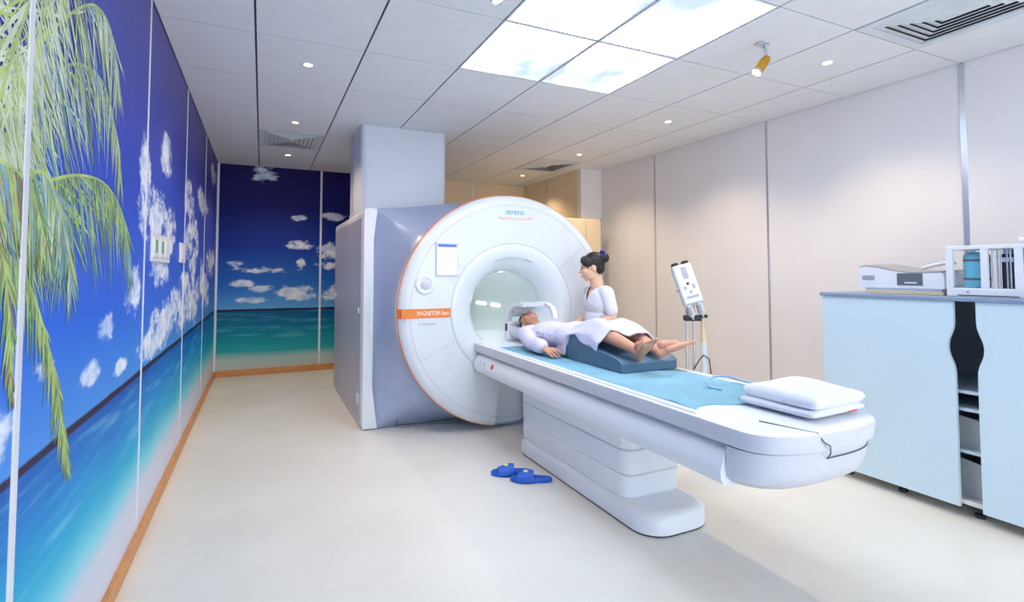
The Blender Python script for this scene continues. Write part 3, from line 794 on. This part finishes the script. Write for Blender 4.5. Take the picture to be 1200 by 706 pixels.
def head(bm, T):
    """head about the centre of the skull: x right, y forward, z crown"""
    ell(bm, (0, -.008, .02), (.073, .090, .088), T); ell(bm, (0, .030, -.035), (.058, .058, .078), T)
    ell(bm, (0, .058, -.094), (.026, .024, .020), T); ell(bm, (0, .020, -.080), (.048, .050, .030), T)
    for s in (-1, 1):
        ell(bm, (s * .036, .062, -.032), (.026, .026, .028), T); ell(bm, (s * .074, -.012, -.012), (.009, .020, .030), T)
        ell(bm, (s * .028, .074, .018), (.026, .014, .010), T)
    cap(bm, (0, .086, .000), .008, (0, .102, -.032), .013, T); ell(bm, (0, .094, -.036), (.018, .010, .009), T)
    ell(bm, (0, .088, -.062), (.022, .010, .006), T); ell(bm, (0, .086, -.073), (.019, .010, .006), T)
def face_parts(parent, T):
    for s in (-1, 1):
        b = new_bm(); ell(b, (s * .030, .0835, -.002), (.011, .006, .006), T, sub=2); obj('eye', b, 'eye', parent, 179)
        b = new_bm(); ell(b, (s * .031, .0875, .020), (.018, .004, .0032), T, sub=2); obj('eyebrow', b, 'hair', parent, 179)
    b = new_bm(); ell(b, (0, .0965, -.062), (.019, .0045, .0045), T, sub=2); ell(b, (0, .095, -.072), (.016, .0045, .0048), T, sub=2); obj('lips', b, 'lip', parent, 179)
def hand(bm, wrist, fwd, back, side, T=IDN, curl=.5, sc_=1.0):
    """palm and five fingers; back = direction of the back of the hand, side = +1/-1 thumb side"""
    f = Vector(fwd).normalized(); n = Vector(back); n = (n - f * n.dot(f)).normalized(); s = f.cross(n) * side; w = Vector(wrist)
    for q in (-.026, -.009, .009, .026): cap(bm, w + s * q * .7 + f * .012, .013 * sc_, w + s * q + f * .078 * sc_, .0115 * sc_, T, 8)
    for i, (q, L) in enumerate(((.030, .072), (.010, .080), (-.011, .075), (-.031, .058))):
        p = w + s * q * sc_ + f * .080 * sc_; d = (f + s * q * 2.5).normalized(); r = .0085 * sc_
        for k, seg_l in enumerate((.45, .32, .23)):
            d2 = (d - n * curl * (.35 + .35 * k)).normalized(); e = p + d2 * L * seg_l * sc_
            cap(bm, p, r, e, r * .93, T, 8); p, d, r = e, d2, r * .93
    p = w + s * .022 + f * .022 - n * .004; e1 = p + (s * .8 + f * .6 - n * .2).normalized() * .040 * sc_; e2 = e1 + (s * .25 + f * .95 - n * .3).normalized() * .030 * sc_
    cap(bm, p, .0125 * sc_, e1, .0105 * sc_, T, 8); cap(bm, e1, .0105 * sc_, e2, .0085 * sc_, T, 8)
def foot(bm, heel, fwd, up, inner, L=.215):
    f = Vector(fwd).normalized(); n = Vector(up); n = (n - f * n.dot(f)).normalized(); s = f.cross(n) * inner; h = Vector(heel)
    cap(bm, h, .030, h + f * .06 + n * .010, .030); cap(bm, h + f * .03 + n * .045, .030, h + f * .11 + n * .022, .024)
    for q in (-.026, -.008, .012, .028): cap(bm, h + f * .05 + s * q * .5 + n * .006, .024, h + f * L * .74 + s * q, .0165)
    for q, ln, r in ((.033, .050, .0120), (.011, .050, .0080), (-.007, .044, .0076), (-.024, .036, .0072), (-.039, .027, .0068)):
        a = h + f * L * .77 + s * q; cap(bm, a, r, a + f * ln * .55 - n * .001, r * .98, seg=8); cap(bm, a + f * ln * .55, r * .98, a + f * ln - n * .006 + n * .004, r * .95, seg=8)

# ------------------------------------------------------------------ patient lying on the table
PO = Vector((2.12, 3.4, .789))
pa = empty('person', PO); tag(pa, 'patient in a pale lavender gown lying on the scanner table', 'person')
def p_at(bm): bmesh.ops.translate(bm, verts=bm.verts[:], vec=-PO); return bm
HT = Matrix(((-1, 0, 0, 2.11), (0, 0, 1, 4.085), (0, 1, 0, .955), (0, 0, 0, 1))) @ Matrix.Rotation(math.radians(-14), 4, 'Z')
b = new_bm(); head(b, HT)
cap(b, (2.115, 4.00, .93), .050, (2.12, 3.86, .895), .058)
for c, r in (((2.12, 3.72, .895), (.145, .19, .085)), ((2.12, 3.50, .885), (.135, .18, .078)), ((2.12, 3.34, .892), (.160, .13, .085))): ell(b, c, r)
cap(b, (1.99, 3.83, .895), .052, (2.25, 3.83, .895), .052)
chain(b, [((1.95, 3.83, .89), .048), ((1.875, 3.58, .85), .036), ((1.868, 3.38, .842), .024)])
chain(b, [((2.29, 3.83, .89), .048), ((2.365, 3.58, .85), .036), ((2.36, 3.38, .842), .024)])
hand(b, (1.868, 3.375, .842), (.10, -1, -.10), (-.35, 0, 1), -1, curl=.30)
hand(b, (2.36, 3.375, .842), (-.08, -1, -.10), (.35, 0, 1), 1, curl=.30)
chain(b, [((2.035, 3.33, .895), .070), ((2.05, 3.0, 1.005), .052), ((2.062, 2.88, .985), .052), ((2.09, 2.665, .928), .034)])
chain(b, [((2.205, 3.33, .895), .070), ((2.26, 3.0, 1.01), .052), ((2.262, 2.88, .985), .052), ((2.25, 2.665, .925), .034)])
cap(b, (2.09, 2.665, .928), .034, (2.10, 2.61, .905), .033); cap(b, (2.25, 2.665, .925), .034, (2.262, 2.615, .905), .033)
foot(b, (2.10, 2.595, .892), (-.22, -.78, .56), (0, .60, .75), -1, .19)
foot(b, (2.262, 2.60, .890), (.80, -.42, .36), (-.38, .25, .88), 1)
body = fused('body', p_at(b), 'skinp', pa, .0036, 2, .4)
T2 = Matrix.Translation(-PO) @ HT
face_parts(body, T2)
b = new_bm(); ell(b, (0, -.022, .030), (.081, .088, .086), T2); ell(b, (0, .030, .078), (.060, .045, .026), T2)
fused('hair', b, 'hair', pa, .006, 3)
# gown: torso, sleeves and a skirt draped over the knees, one cloth
b = new_bm()
for c, r in (((2.12, 3.72, .902), (.170, .205, .102)), ((2.12, 3.48, .905), (.172, .22, .106)), ((2.12, 3.31, .925), (.185, .20, .112))): ell(b, c, r)
cap(b, (1.97, 3.83, .900), .070, (2.27, 3.83, .900), .070)
chain(b, [((1.945, 3.84, .895), .066), ((1.873, 3.60, .857), .056), ((1.866, 3.43, .853), .056)])
chain(b, [((2.295, 3.84, .895), .066), ((2.367, 3.60, .857), .056), ((2.362, 3.43, .853), .056)])
for k in range(7):      # folds across the chest
    y = 3.80 - k * .07; cap(b, (1.97 + .02 * math.sin(k * 2.1), y, .935), .012, (2.14 + .05 * math.sin(k), y - .05, .996 - .004 * abs(k - 3)), .009)
for k in range(3): cap(b, (1.90 - .01 * k, 3.72 - .07 * k, .925 - .012 * k), .012, (1.845, 3.66 - .07 * k, .86), .012)
sk = new_bm(); rows = []
NU, NV = 40, 26
def legz(y): return .905 + (1.01 - .905) * min(1, max(0, (3.33 - y) / .33)) if y > 3.0 else 1.01 - (3.0 - y) / .335 * .083
def wtop(y):
    for (y0, z0), (y1, z1) in (((.34, .03), (.325, .15)), ((.325, .15), (.28, .17)), ((.28, .17), (.22, .165)), ((.22, .165), (.12, .14)), ((.12, .14), (-.10, .095)), ((-.10, .095), (-.30, .072))):
        yy = y - 2.9
        if y1 <= yy <= y0: return .789 + z0 + (z1 - z0) * (y0 - yy) / (y0 - y1)
    return .80
for j in range(NV + 1):
    t = j / NV; row = []
    for i in range(NU + 1):
        s = i / NU; y = 3.36 - t * ((3.36 - 2.86) + s * (2.86 - 2.67))
        lz = legz(y); rr = .098 - .028 * t
        kx = [1.948 + .012 * t, 1.962, 2.04, 2.10, 2.16, 2.22, 2.275, 2.36, 2.375 - .03 * t]
        nb = max(.80, wtop(y) - (.0 if t < .5 else .030 * (t - .5) / .5) + .012)
        kz = [nb, (nb + lz) / 2 + .02, lz + rr, lz + rr * .92, lz + rr * .62, lz + rr * .8, lz + rr * 1.05, (lz + .80) / 2 + .05, max(.83, wtop(y))]
        q = s * 8; a = min(int(q), 7); f = q - a; f = f * f * (3 - 2 * f)
        x = kx[a] + (kx[a + 1] - kx[a]) * f; z = kz[a] + (kz[a + 1] - kz[a]) * f
        z += .007 * math.sin(11 * s + 7 * t) * t + .005 * math.sin(23 * s - 12 * t); x += .006 * math.sin(17 * t + 9 * s)
        row.append(sk.verts.new((x, y, z)))
    rows.append(row)
for j in range(NV):
    for i in range(NU): sk.faces.new((rows[j][i], rows[j][i + 1], rows[j + 1][i + 1], rows[j + 1][i]))
for _ in range(3): bmesh.ops.smooth_vert(sk, verts=[v for v in sk.verts if not v.is_boundary], factor=.5, use_axis_x=True, use_axis_y=True, use_axis_z=True)
bmesh.ops.recalc_face_normals(sk, faces=sk.faces[:]); bmesh.ops.solidify(sk, geom=sk.faces[:], thickness=.013)
me_t = bpy.data.meshes.new('tmp'); sk.to_mesh(me_t); sk.free(); b.from_mesh(me_t); bpy.data.meshes.remove(me_t)
gown = fused('gown', p_at(b), 'gown', pa, .0052, 5, .5)
# hollow the sleeve cuffs and hide nothing else: cuffs end where the wrist starts

# head coil over the face
HC = (2.12, 4.085, .789)
hc = empty('head_coil', HC); tag(hc, 'white arched head coil over the patient face', 'head coil')
def arch(w0, w1, outer, inner, m, name, bev=.006):
    bm = new_bm(); poly = outer + inner[::-1]
    rings(bm, [[(x, y, z) for y, z in poly] for x in (w0, w1)]); bevel_all(bm, bev, 2, 40); return obj(name, bm, m, hc, 40)
out = [(.25, .02), (.258, .13), (.245, .225), (.195, .295), (.11, .338), (.00, .352), (-.11, .345), (-.20, .318), (-.235, .275), (-.245, .225)]
inn = [(.205, .02), (.212, .12), (.202, .21), (.165, .268), (.10, .305), (.00, .320), (-.10, .315), (-.18, .292), (-.212, .258), (-.225, .225)]
arch(-.125, -.085, out[:7], inn[:7], 'white', 'side_arch'); arch(.085, .125, out, inn, 'white', 'side_arch')
arch(-.080, .080, out[2:7], inn[2:7], 'white', 'top_cover')
obj('end_block', BX(-.135, .135, .175, .270, .002, .165, bev=.025, seg=3), 'white', hc, 40)
obj('end_window', BX(-.137, -.130, .195, .235, .085, .150, bev=.002, seg=1), 'dark', hc)
obj('end_window', BX(.130, .137, .195, .235, .085, .150, bev=.002, seg=1), 'dark', hc)
b = new_bm(); pr = []
for k in range(17):
    a = PI + PI * k / 16; pr.append((.128 * math.cos(a), .135 + .13 * math.sin(a)))
for k in range(16, -1, -1):
    a = PI + PI * k / 16; pr.append((.108 * math.cos(a), .135 + .108 * math.sin(a)))
rings(b, [[(x, y, max(.003, z)) for x, z in pr] for y in (-.13, .17)]); obj('cradle', b, 'white', hc, 40)
b = new_bm(); tube(b, [(-.10, .19 - .02 * k, .245 + .018 * math.sin(k * .5)) for k in range(3)], .004)
obj('hinge', b, 'boxgrey', hc)

# ------------------------------------------------------------------ nurse standing on the far side of the table
nu = empty('person', (2.755, 3.995, 0), math.radians(84)); tag(nu, 'nurse in a white short sleeved tunic standing behind the table', 'person')
NT = Matrix.Translation((0, .055, 1.450)) @ Matrix.Rotation(math.radians(-26), 4, 'Z') @ Matrix.Rotation(math.radians(-10), 4, 'X') @ Matrix.Scale(1.10, 4)
b = new_bm(); head(b, NT)
cap(b, (0, -.005, 1.235), .060, (0, .034, 1.385), .052)
ell(b, (0, 0, 1.14), (.145, .088, .135)); ell(b, (0, .0, .98), (.120, .082, .14)); ell(b, (0, -.005, .84), (.155, .105, .13))
cap(b, (-.125, -.01, 1.225), .046, (.125, -.01, 1.225), .046)
for s in (-1, 1):
    chain(b, [((s * .158, -.008, 1.215), .047), ((s * .198, -.045, 1.005), .036), ((s * .160, .08, .955), .032), ((s * .105, .19, .915), .023)])
    hand(b, (s * .103, .195, .914), (-s * .25, 1, -.15), (0, .1, 1), s, curl=.35)
    chain(b, [((s * .085, 0, .80), .080), ((s * .085, .005, .44), .052), ((s * .085, -.01, .09), .034)])
    cap(b, (s * .085, -.03, .045), .032, (s * .09, .10, .030), .024)
nbody = fused('body', b, 'skinn', nu, .0045, 3, .4)
face_parts(nbody, NT)
b = new_bm(); ell(b, (0, -.026, .032), (.084, .092, .088), NT)
ell(b, (0, .042, .068), (.064, .042, .030), NT); ell(b, (0, .062, .052), (.050, .024, .020), NT)
for s in (-1, 1): ell(b, (s * .060, .030, .040), (.024, .048, .040), NT); cap(b, (s * .070, .040, .03), .010, (s * .070, .034, -.012), .004, NT)
ell(b, (0, -.056, -.014), (.066, .050, .062), NT)
ell(b, (0, -.118, .052), (.042, .036, .040), NT); cap(b, (0, -.07, .05), .03, (0, -.11, .052), .03, NT)
fused('hair', b, 'hair', nu, .005, 3)
b = new_bm(); rs = []
for k in range(20):
    a = 2 * PI * k / 20; c = Vector((.036 * math.cos(a), -.094, .060 + .036 * math.sin(a))); q = .012 + .003 * math.sin(5 * a)
    d = Vector((math.cos(a), 0, math.sin(a)))
    rs.append([NT @ (c + d * q * math.cos(e) + Vector((0, q * math.sin(e), 0))) for e in (2 * PI * m_ / 8 for m_ in range(8))])
rs.append(rs[0]); rings(b, rs, False, False); bmesh.ops.remove_doubles(b, verts=b.verts[:], dist=1e-5); obj('scrunchie', b, 'scrunchie', nu, 179)
b = new_bm(); ell(b, (0, -.100, .108), (.030, .014, .012), NT, sub=2); ell(b, (.0, -.108, .100), (.014, .020, .016), NT, sub=2); obj('bow', b, 'scrunchie', nu, 179)
# tunic
b = new_bm()
ell(b, (0, .002, 1.13), (.172, .114, .155)); ell(b, (0, .003, .97), (.152, .108, .15)); ell(b, (0, -.005, .83), (.178, .125, .14)); cap(b, (-.055, .05, 1.12), .062, (.055, .05, 1.12), .062)
cap(b, (-.135, -.010, 1.222), .060, (.135, -.010, 1.222), .060); cap(b, (0, -.02, 1.25), .062, (0, -.02, 1.20), .08)
for s in (-1, 1): chain(b, [((s * .158, -.008, 1.215), .063), ((s * .186, -.024, 1.11), .060), ((s * .192, -.034, 1.065), .057)])
for k in range(4): cap(b, (-.15 + .05 * k, .04 + .02 * k, 1.03 - .02 * k), .014, (-.08 + .05 * k, .075, .93 - .03 * k), .010)
tu = fused('tunic', b, 'uniform', nu, .005, 4)
bm = new_bm(); bm.from_mesh(tu.data)
kill = []
for f in bm.faces:
    c = f.calc_center_median()
    v = c.y > 0.015 and abs(c.x) < (c.z - 1.135) * .62
    nk = c.z > 1.262 and (c.x / .066) ** 2 + ((c.y - .0) / .066) ** 2 < 1.0
    lo = c.z < .715
    if v or nk or lo: kill.append(f)
bmesh.ops.delete(bm, geom=kill, context='FACES'); bm.to_mesh(tu.data); bm.free()
b = tube(new_bm(), [(-.075, .055, 1.258), (-.045, .092, 1.205), (0, .118, 1.138), (.045, .092, 1.205), (.075, .055, 1.258)], .005, 6); obj('collar_trim', b, 'uniform', nu, 179)
b = new_bm()
for s in (-1, 1): chain(b, [((s * .085, 0, .80), .094), ((s * .088, .005, .44), .078), ((s * .088, -.01, .10), .070)])
ell(b, (0, -.005, .82), (.165, .115, .11)); fused('trousers', b, 'uniform', nu, .007, 4)
for s in (-1, 1):
    b = new_bm(); cap(b, (s * .086, -.035, .045), .042, (s * .092, .110, .034), .032); fused('shoe', b, 'white', nu, .006, 2)

# ------------------------------------------------------------------ blue slippers on the floor
def slipper(x, y, rz, label):
    t = empty('slipper', (x, y, 0), rz); t.scale = (1.1, 1.1, 1.1); tag(t, label, 'slipper', 'blue slippers by the table base')
    pts = []
    for k in range(28):
        a = 2 * PI * k / 28; yy = .128 * math.cos(a); w = .043 + .009 * math.sin(yy / .128 * 1.4) - .006 * math.exp(-((yy + .02) / .04) ** 2)
        pts.append((w * math.sin(a) * (1 if abs(math.sin(a)) > .0 else 1), yy))
    b = new_bm(); rings(b, [[(px * q, py * q, z) for px, py in pts] for q, z in ((.97, .001), (1, .006), (1, .022), (.96, .027), (.90, .024))]); obj('sole', b, 'slipper', t, 50)
    b = new_bm(); rs = []
    for k in range(9):
        yy = -.015 + .10 * k / 8; hgt = .054 - .022 * max(0, k - 2) / 6; w = .050 + .004 * math.sin(k / 8 * PI); row = []
        for th in (0.0, .005):
            rr = []
            for m_ in range(15):
                a = PI * m_ / 14; rr.append(((w - th) * math.cos(a), yy, .012 + (hgt - th) * math.sin(a) ** .8))
            row += rr if th == 0 else rr[::-1]
        rs.append(row)
    rings(b, rs); obj('strap', b, 'slipper', t, 50)
    b = new_bm()
    for k in range(5): ell(b, (.010 * math.cos(2 * PI * k / 5), .032 + .010 * math.sin(2 * PI * k / 5), .0600), (.009, .009, .004), sub=1)
    obj('flower', b, 'flower', t, 179)
slipper(1.655, 3.185, math.radians(62), 'nearer blue rubber slipper with a cream flower on its strap')
slipper(1.585, 3.35, math.radians(70), 'blue rubber slipper behind its pair on the floor')

# ------------------------------------------------------------------ sideboard cabinet by the right wall
CX0, CX1, CY0, CY1, CZ = 3.625, 4.36, 0.62, 2.46, 1.256
cb = empty('storage_cabinet', (4.0, 1.54, 0)); tag(cb, 'pale white cabinet with sliding doors against the right wall', 'cabinet')
def c_at(bm): bmesh.ops.translate(bm, verts=bm.verts[:], vec=(-4.0, -1.54, 0)); return bm
obj('worktop', c_at(BX(CX0 - .02, CX1, CY0, CY1 + .008, CZ - .024, CZ, bev=.003, seg=1)), 'cabtop', cb)
obj('side_panel', c_at(BX(CX0 + .026, CX1, CY1 - .02, CY1, .075, CZ - .024)), 'cab', cb)
obj('side_panel', c_at(BX(CX0 + .026, CX1, CY0, CY0 + .02, .075, CZ - .024)), 'cab', cb)
obj('back_panel', c_at(BX(CX1 - .02, CX1, CY0 + .02, CY1 - .02, .075, CZ - .024)), 'cabin', cb)
obj('bottom_panel', c_at(BX(CX0 + .03, CX1, CY0 + .02, CY1 - .02, .075, .10)), 'cabin', cb)
for z in (.36, .60, .70):
    obj('shelf', c_at(BX(CX0 + .045, CX1 - .02, CY0 + .02, CY1 - .02, z, z + .018)), 'cab', cb)
obj('divider', c_at(BX(CX0 + .10, CX1 - .02, 1.50, 1.516, .10, CZ - .024)), 'cabin', cb)
def door(edge, other, sgn):
    """sliding door whose free edge carries a curved finger scoop"""
    pts = []
    z0, z1 = .062, CZ - .026
    pts += [(other, z1), (other, z0), (edge, z0)]
    for k in range(0, 41):
        z = .72 + .46 * k / 40
        q = math.exp(-abs((z - .965) / .085) ** 2.6) * .032
        pts.append((edge - sgn * q, z))
    pts.append((edge, z1))
    return rings(new_bm(), [[(x, y, z) for y, z in pts] for x in (CX0, CX0 + .022)])
obj('door', c_at(door(1.672, CY1, -1)), 'cab', cb); obj('door', c_at(door(1.565, CY0, 1)), 'cab', cb)
for y in (2.36, 2.02, 1.62, 1.1, .7):
    for x in (CX0 + .10, CX1 - .08):
        obj('foot', c_at(lathe_axis(new_bm(), [(.022, .0), (.026, .004), (.026, .02), (.012, .026), (.012, .076)], (x, y, .0), (0, 0, 1), 14, True, True)), 'dark', cb, 40)
def bin_(z, h, label):
    t = empty('storage_bin', (3.86, 1.64, z)); tag(t, label, 'bin', 'pale bins on the cabinet shelves')
    def shell():
        b = new_bm(); box(b, -.13, .13, -.11, .11, 0, .006)
        box(b, .124, .13, -.11, .11, .006, h); box(b, -.124, .124, -.11, -.104, .006, h); box(b, -.124, .124, .104, .11, .006, h)
        rings(b, [[(-.13, -.11, .006), (-.13, .11, .006), (-.13, .11, h * .92), (-.13, -.11, h * .78)], [(-.124, -.11, .006), (-.124, .11, .006), (-.124, .11, h * .92), (-.124, -.11, h * .78)]])
        return b
    obj('bin_body', shell(), 'bin', t); obj('bin_lining', BX(-.118, .118, -.098, .098, .008, h * .55), 'ventdark', t)
bin_(.1005, .235, 'pale open bin on the bottom cabinet shelf'); bin_(.3785, .20, 'pale open bin on the middle cabinet shelf')

# white device with a sagging grey top on the cabinet
t = empty('measuring_device', (3.87, 2.0, CZ)); tag(t, 'white device with curved grey top on the cabinet, left of the rack', 'device')
obj('base_board', BX(-.14, .16, -.235, .20, .001, .022, bev=.002, seg=1), 'manila', t)
def dev_rows(x0, x1, tops, z0):
    rs = []
    for (y, zt) in tops: rs.append([(x0, y, z0), (x1, y, z0), (x1, y, zt + .01), (x0, y, zt)])
    return rings(new_bm(), rs)
tops = [(.262, .150), (.255, .172), (.22, .182), (.14, .172), (.05, .150), (-.05, .135), (-.15, .135), (-.235, .140), (-.245, .12)]
b = dev_rows(-.15, .17, tops, .040); bevel_all(b, .012, 2, 40); obj('body', b, 'white', t, 40)
obj('plinth', BX(-.135, .15, -.225, .225, .020, .045, bev=.006), 'white', t)
rs = [[(-.145, y, z + .002), (.165, y, z + .012), (.165, y, z + .02), (-.145, y, z + .010)] for y, z in tops[1:-1]]
obj('grey_top', rings(new_bm(), rs), 'boxgrey', t, 40)
b = new_bm()
obj('front_plate', BX(-.156, -.146, -.13, .015, .060, .136, bev=.002, seg=1), 'label', t)
obj('badge', BX(-.158, -.154, -.10, -.03, .072, .080), 'white', t)
obj('badge', BX(-.156, -.148, .155, .235, .092, .122, bev=.004), 'boxgrey', t)
b = tube(new_bm(), [(.0, -.06, .17), (-.02, -.12, .185), (.0, -.18, .20), (.03, -.225, .205)], .012, 8); obj('strap', b, 'white', t, 60)

# white open rack with a blue canister on the cabinet
RX0, RX1, RY0, RY1, RH = 3.70, 3.98, 1.20, 1.735, .275
rk = empty('equipment_rack', (3.84, 1.47, CZ)); tag(rk, 'white open-sided rack with rods on the cabinet at the right edge', 'rack')
def r_at(bm): bmesh.ops.translate(bm, verts=bm.verts[:], vec=(-3.84, -1.47, 0)); return bm
obj('top_plate', r_at(BX(RX0, RX1, RY0, RY1, RH, RH + .022, bev=.004)), 'white', rk)
obj('bottom_plate', r_at(BX(RX0, RX1, RY0, RY1, .001, .050, bev=.004)), 'white', rk)
for y in (RY1 - .032, 1.535, 1.385, RY0):
    obj('front_post', r_at(BX(RX0, RX0 + .02, y, y + .032, .049, RH + .001)), 'white', rk); obj('rear_post', r_at(BX(RX1 - .02, RX1, y, y + .032, .049, RH + .001)), 'white', rk)
obj('back_sheet', r_at(BX(RX1 - .012, RX1 - .006, RY0 + .01, 1.55, .05, RH)), 'boxgrey', rk)
for k, y in enumerate((1.525, 1.508, 1.488, 1.466, 1.446, 1.428)):
    obj('rod', r_at(tube(new_bm(), [(RX0 + .035 + .012 * (k % 2), y, .049), (RX0 + .035 + .012 * (k % 2), y, RH)], .0045, 8)), 'chrome', rk, 60)
obj('front_slot', r_at(BX(RX0 - .002, RX0 + .004, 1.40, 1.68, .006, .012)), 'shadowgap', rk)
obj('lock', r_at(lathe_axis(new_bm(), [(.006, 0), (.006, .004)], (RX0, 1.63, .028), (-1, 0, 0), 12, True, True)), 'boxgrey', rk)
t = empty('canister', (3.82, 1.635, CZ + .0505)); tag(t, 'blue canister standing inside the white rack', 'canister')
obj('body', lathe_axis(new_bm(), [(.058, 0), (.062, .006), (.062, .19), (.052, .205), (.045, .21)], (0, 0, 0), (0, 0, 1), 28, True, True), 'bluecan', t, 40)
for z in (.045, .155): obj('marking', lathe_axis(new_bm(), [(.0625, z), (.0625, z + .014)], (0, 0, 0), (0, 0, 1), 28), 'label', t)
t = empty('dark_folder', (3.80, 1.478, CZ + .0505)); tag(t, 'dark upright folder behind the rack rods', 'folder')
obj('cover', BX(-.03, .12, -.035, .030, 0, .195, bev=.003, seg=1), 'dark', t); obj('spine_label', BX(-.033, -.029, -.03, .028, .15, .175), 'white', t)
t = empty('paper_roll', (3.86, 1.33, CZ + RH + .022)); tag(t, 'white paper roll and box lying on top of the rack', 'roll')
obj('roll', lathe_axis(new_bm(), [(.012, -.12), (.022, -.12), (.022, .12), (.012, .12)], (0, 0, .0225), (0, 1, 0), 20, True, True), 'linen', t, 40)
obj('carton', BX(-.02, .10, -.12, .04, .046, .105, bev=.004), 'white', t)
obj('carton_support', BX(.03, .09, -.11, .03, .0005, .046), 'white', t)

# tall beige cabinet against the return wall, half hidden by the scanner
t = empty('tall_cabinet', (4.0, 6.0, 0)); tag(t, 'tall beige cabinet behind the scanner at the far right', 'cabinet')
obj('carcass', BX(-.50, .185, -.02, .25, 0, 2.12, bev=.004), 'beige', t)
obj('door', BX(-.495, -.07, -.040, -.021, .03, 2.10, bev=.002, seg=1), 'beige', t); obj('door', BX(-.064, .172, -.040, -.021, .03, 2.10, bev=.002, seg=1), 'beige', t)
obj('edge_strip', BX(.173, .187, -.040, -.018, .0, 2.13), 'boxgrey', t)
for x in (-.10, -.035): obj('handle', tube(new_bm(), [(x, -.040, .98), (x, -.062, .99), (x, -.062, 1.13), (x, -.040, 1.14)], .006, 8), 'chrome', t, 60)

# ------------------------------------------------------------------ contrast injector on a stand
IX, IY = 3.16, 3.24
ij = empty('contrast_injector', (IX, IY, 0), -YAW); tag(ij, 'white double-syringe contrast injector on a stand by the right wall', 'injector')
TL = Matrix.Translation((-.045, 0, 1.30)) @ Matrix.Rotation(math.radians(-15), 4, 'Y') @ Matrix.Rotation(math.radians(-12), 4, 'X')
def tl(bm): bmesh.ops.transform(bm, matrix=TL, verts=bm.verts[:]); return bm
hd = obj('injector_head', tl(BX(-.078, .078, -.035, .045, -.165, .165, bev=.012, seg=3)), 'injector', ij, 40)
obj('faceplate', tl(BX(-.066, .066, -.038, -.034, -.150, .150, bev=.001, seg=1)), 'white', hd)
for x, z, w, h, m in ((-.004, .0, .010, .010, 'dark'), (.0, .09, .022, .05, 'lgrey'), (-.035, -.03, .012, .014, 'lgrey'), (.035, -.03, .012, .020, 'lgrey'), (.0, -.07, .012, .012, 'lgrey'), (.0, -.11, .05, .010, 'lgrey')):
    obj('key', tl(BX(x - w, x + w, -.041, -.037, z - h, z + h)), m, hd)
for x in (-.042, .042):
    obj('syringe_cap', tl(lathe_axis(new_bm(), [(.026, 0), (.030, .004), (.030, .022), (.022, .028)], (x, .005, .163), (0, 0, 1), 18, True, True)), 'dark', ij, 40)
    sy = obj('syringe', tl(lathe_axis(new_bm(), [(.024, 0), (.024, -.085), (.015, -.10), (.006, -.105), (.006, -.12)], (x, .005, -.163), (0, 0, 1), 18, True, True)), 'injector', ij, 40)
    obj('plunger', tl(lathe_axis(new_bm(), [(.0245, -.02), (.0245, -.085)], (x - .006, .003, -.163), (0, 0, 1), 18, True, True)), 'boxgrey', sy, 40)
obj('knob', tl(lathe_axis(new_bm(), [(.012, 0), (.014, .01), (.010, .02)], (-.077, 0, -.03), (-1, 0, 0), 14, True, True)), 'boxgrey', ij, 40)
obj('clamp', BX(-.070, .060, -.04, .04, 1.005, 1.050, bev=.008), 'dark', ij, 40)
obj('clamp_arm', BX(.050, .115, -.02, .02, 1.030, 1.055, bev=.005), 'dark', ij, 40)
for x in (-.052, .004): obj('upright', tube(new_bm(), [(x, 0, .10), (x, 0, 1.16)], .009, 10), 'chrome', ij, 60)
obj('pole', tube(new_bm(), [(.085, .0, .10), (.085, .0, .83)], .026, 16), 'injector', ij, 60)
obj('pole_sleeve', tube(new_bm(), [(.085, 0, .83), (.085, 0, .86), (.08, 0, .93), (.075, 0, 1.03)], [.028, .022, .016, .012], 14), 'manila', ij, 60)
obj('hose', tube(new_bm(), [(.0, -.01, .62), (.03, -.05, .70), (.06, -.06, .74), (.12, -.02, .70), (.14, 0, .58)], .005, 8), 'dark', ij, 60)
obj('hub', lathe_axis(new_bm(), [(.10, .07), (.11, .08), (.11, .11), (.09, .12)], (.03, 0, 0), (0, 0, 1), 24, True, True), 'injector', ij, 40)
for k in range(5):
    a = 2 * PI * k / 5 + .3; e = Vector((.03 + .27 * math.cos(a), .27 * math.sin(a), .075))
    lg = obj('leg', tube(new_bm(), [(.03 + .08 * math.cos(a), .08 * math.sin(a), .095), e], [.022, .016], 10), 'injector', ij, 60)
    obj('caster', lathe_axis(new_bm(), [(.012, -.012), (.030, -.012), (.030, .012), (.012, .012)], (e.x, e.y, .030), (math.sin(a), -math.cos(a), 0), 18, True, True), 'dark', lg, 40)
    obj('caster_stem', tube(new_bm(), [(e.x, e.y, .05), (e.x, e.y, .078)], .008, 8), 'chrome', lg, 60)
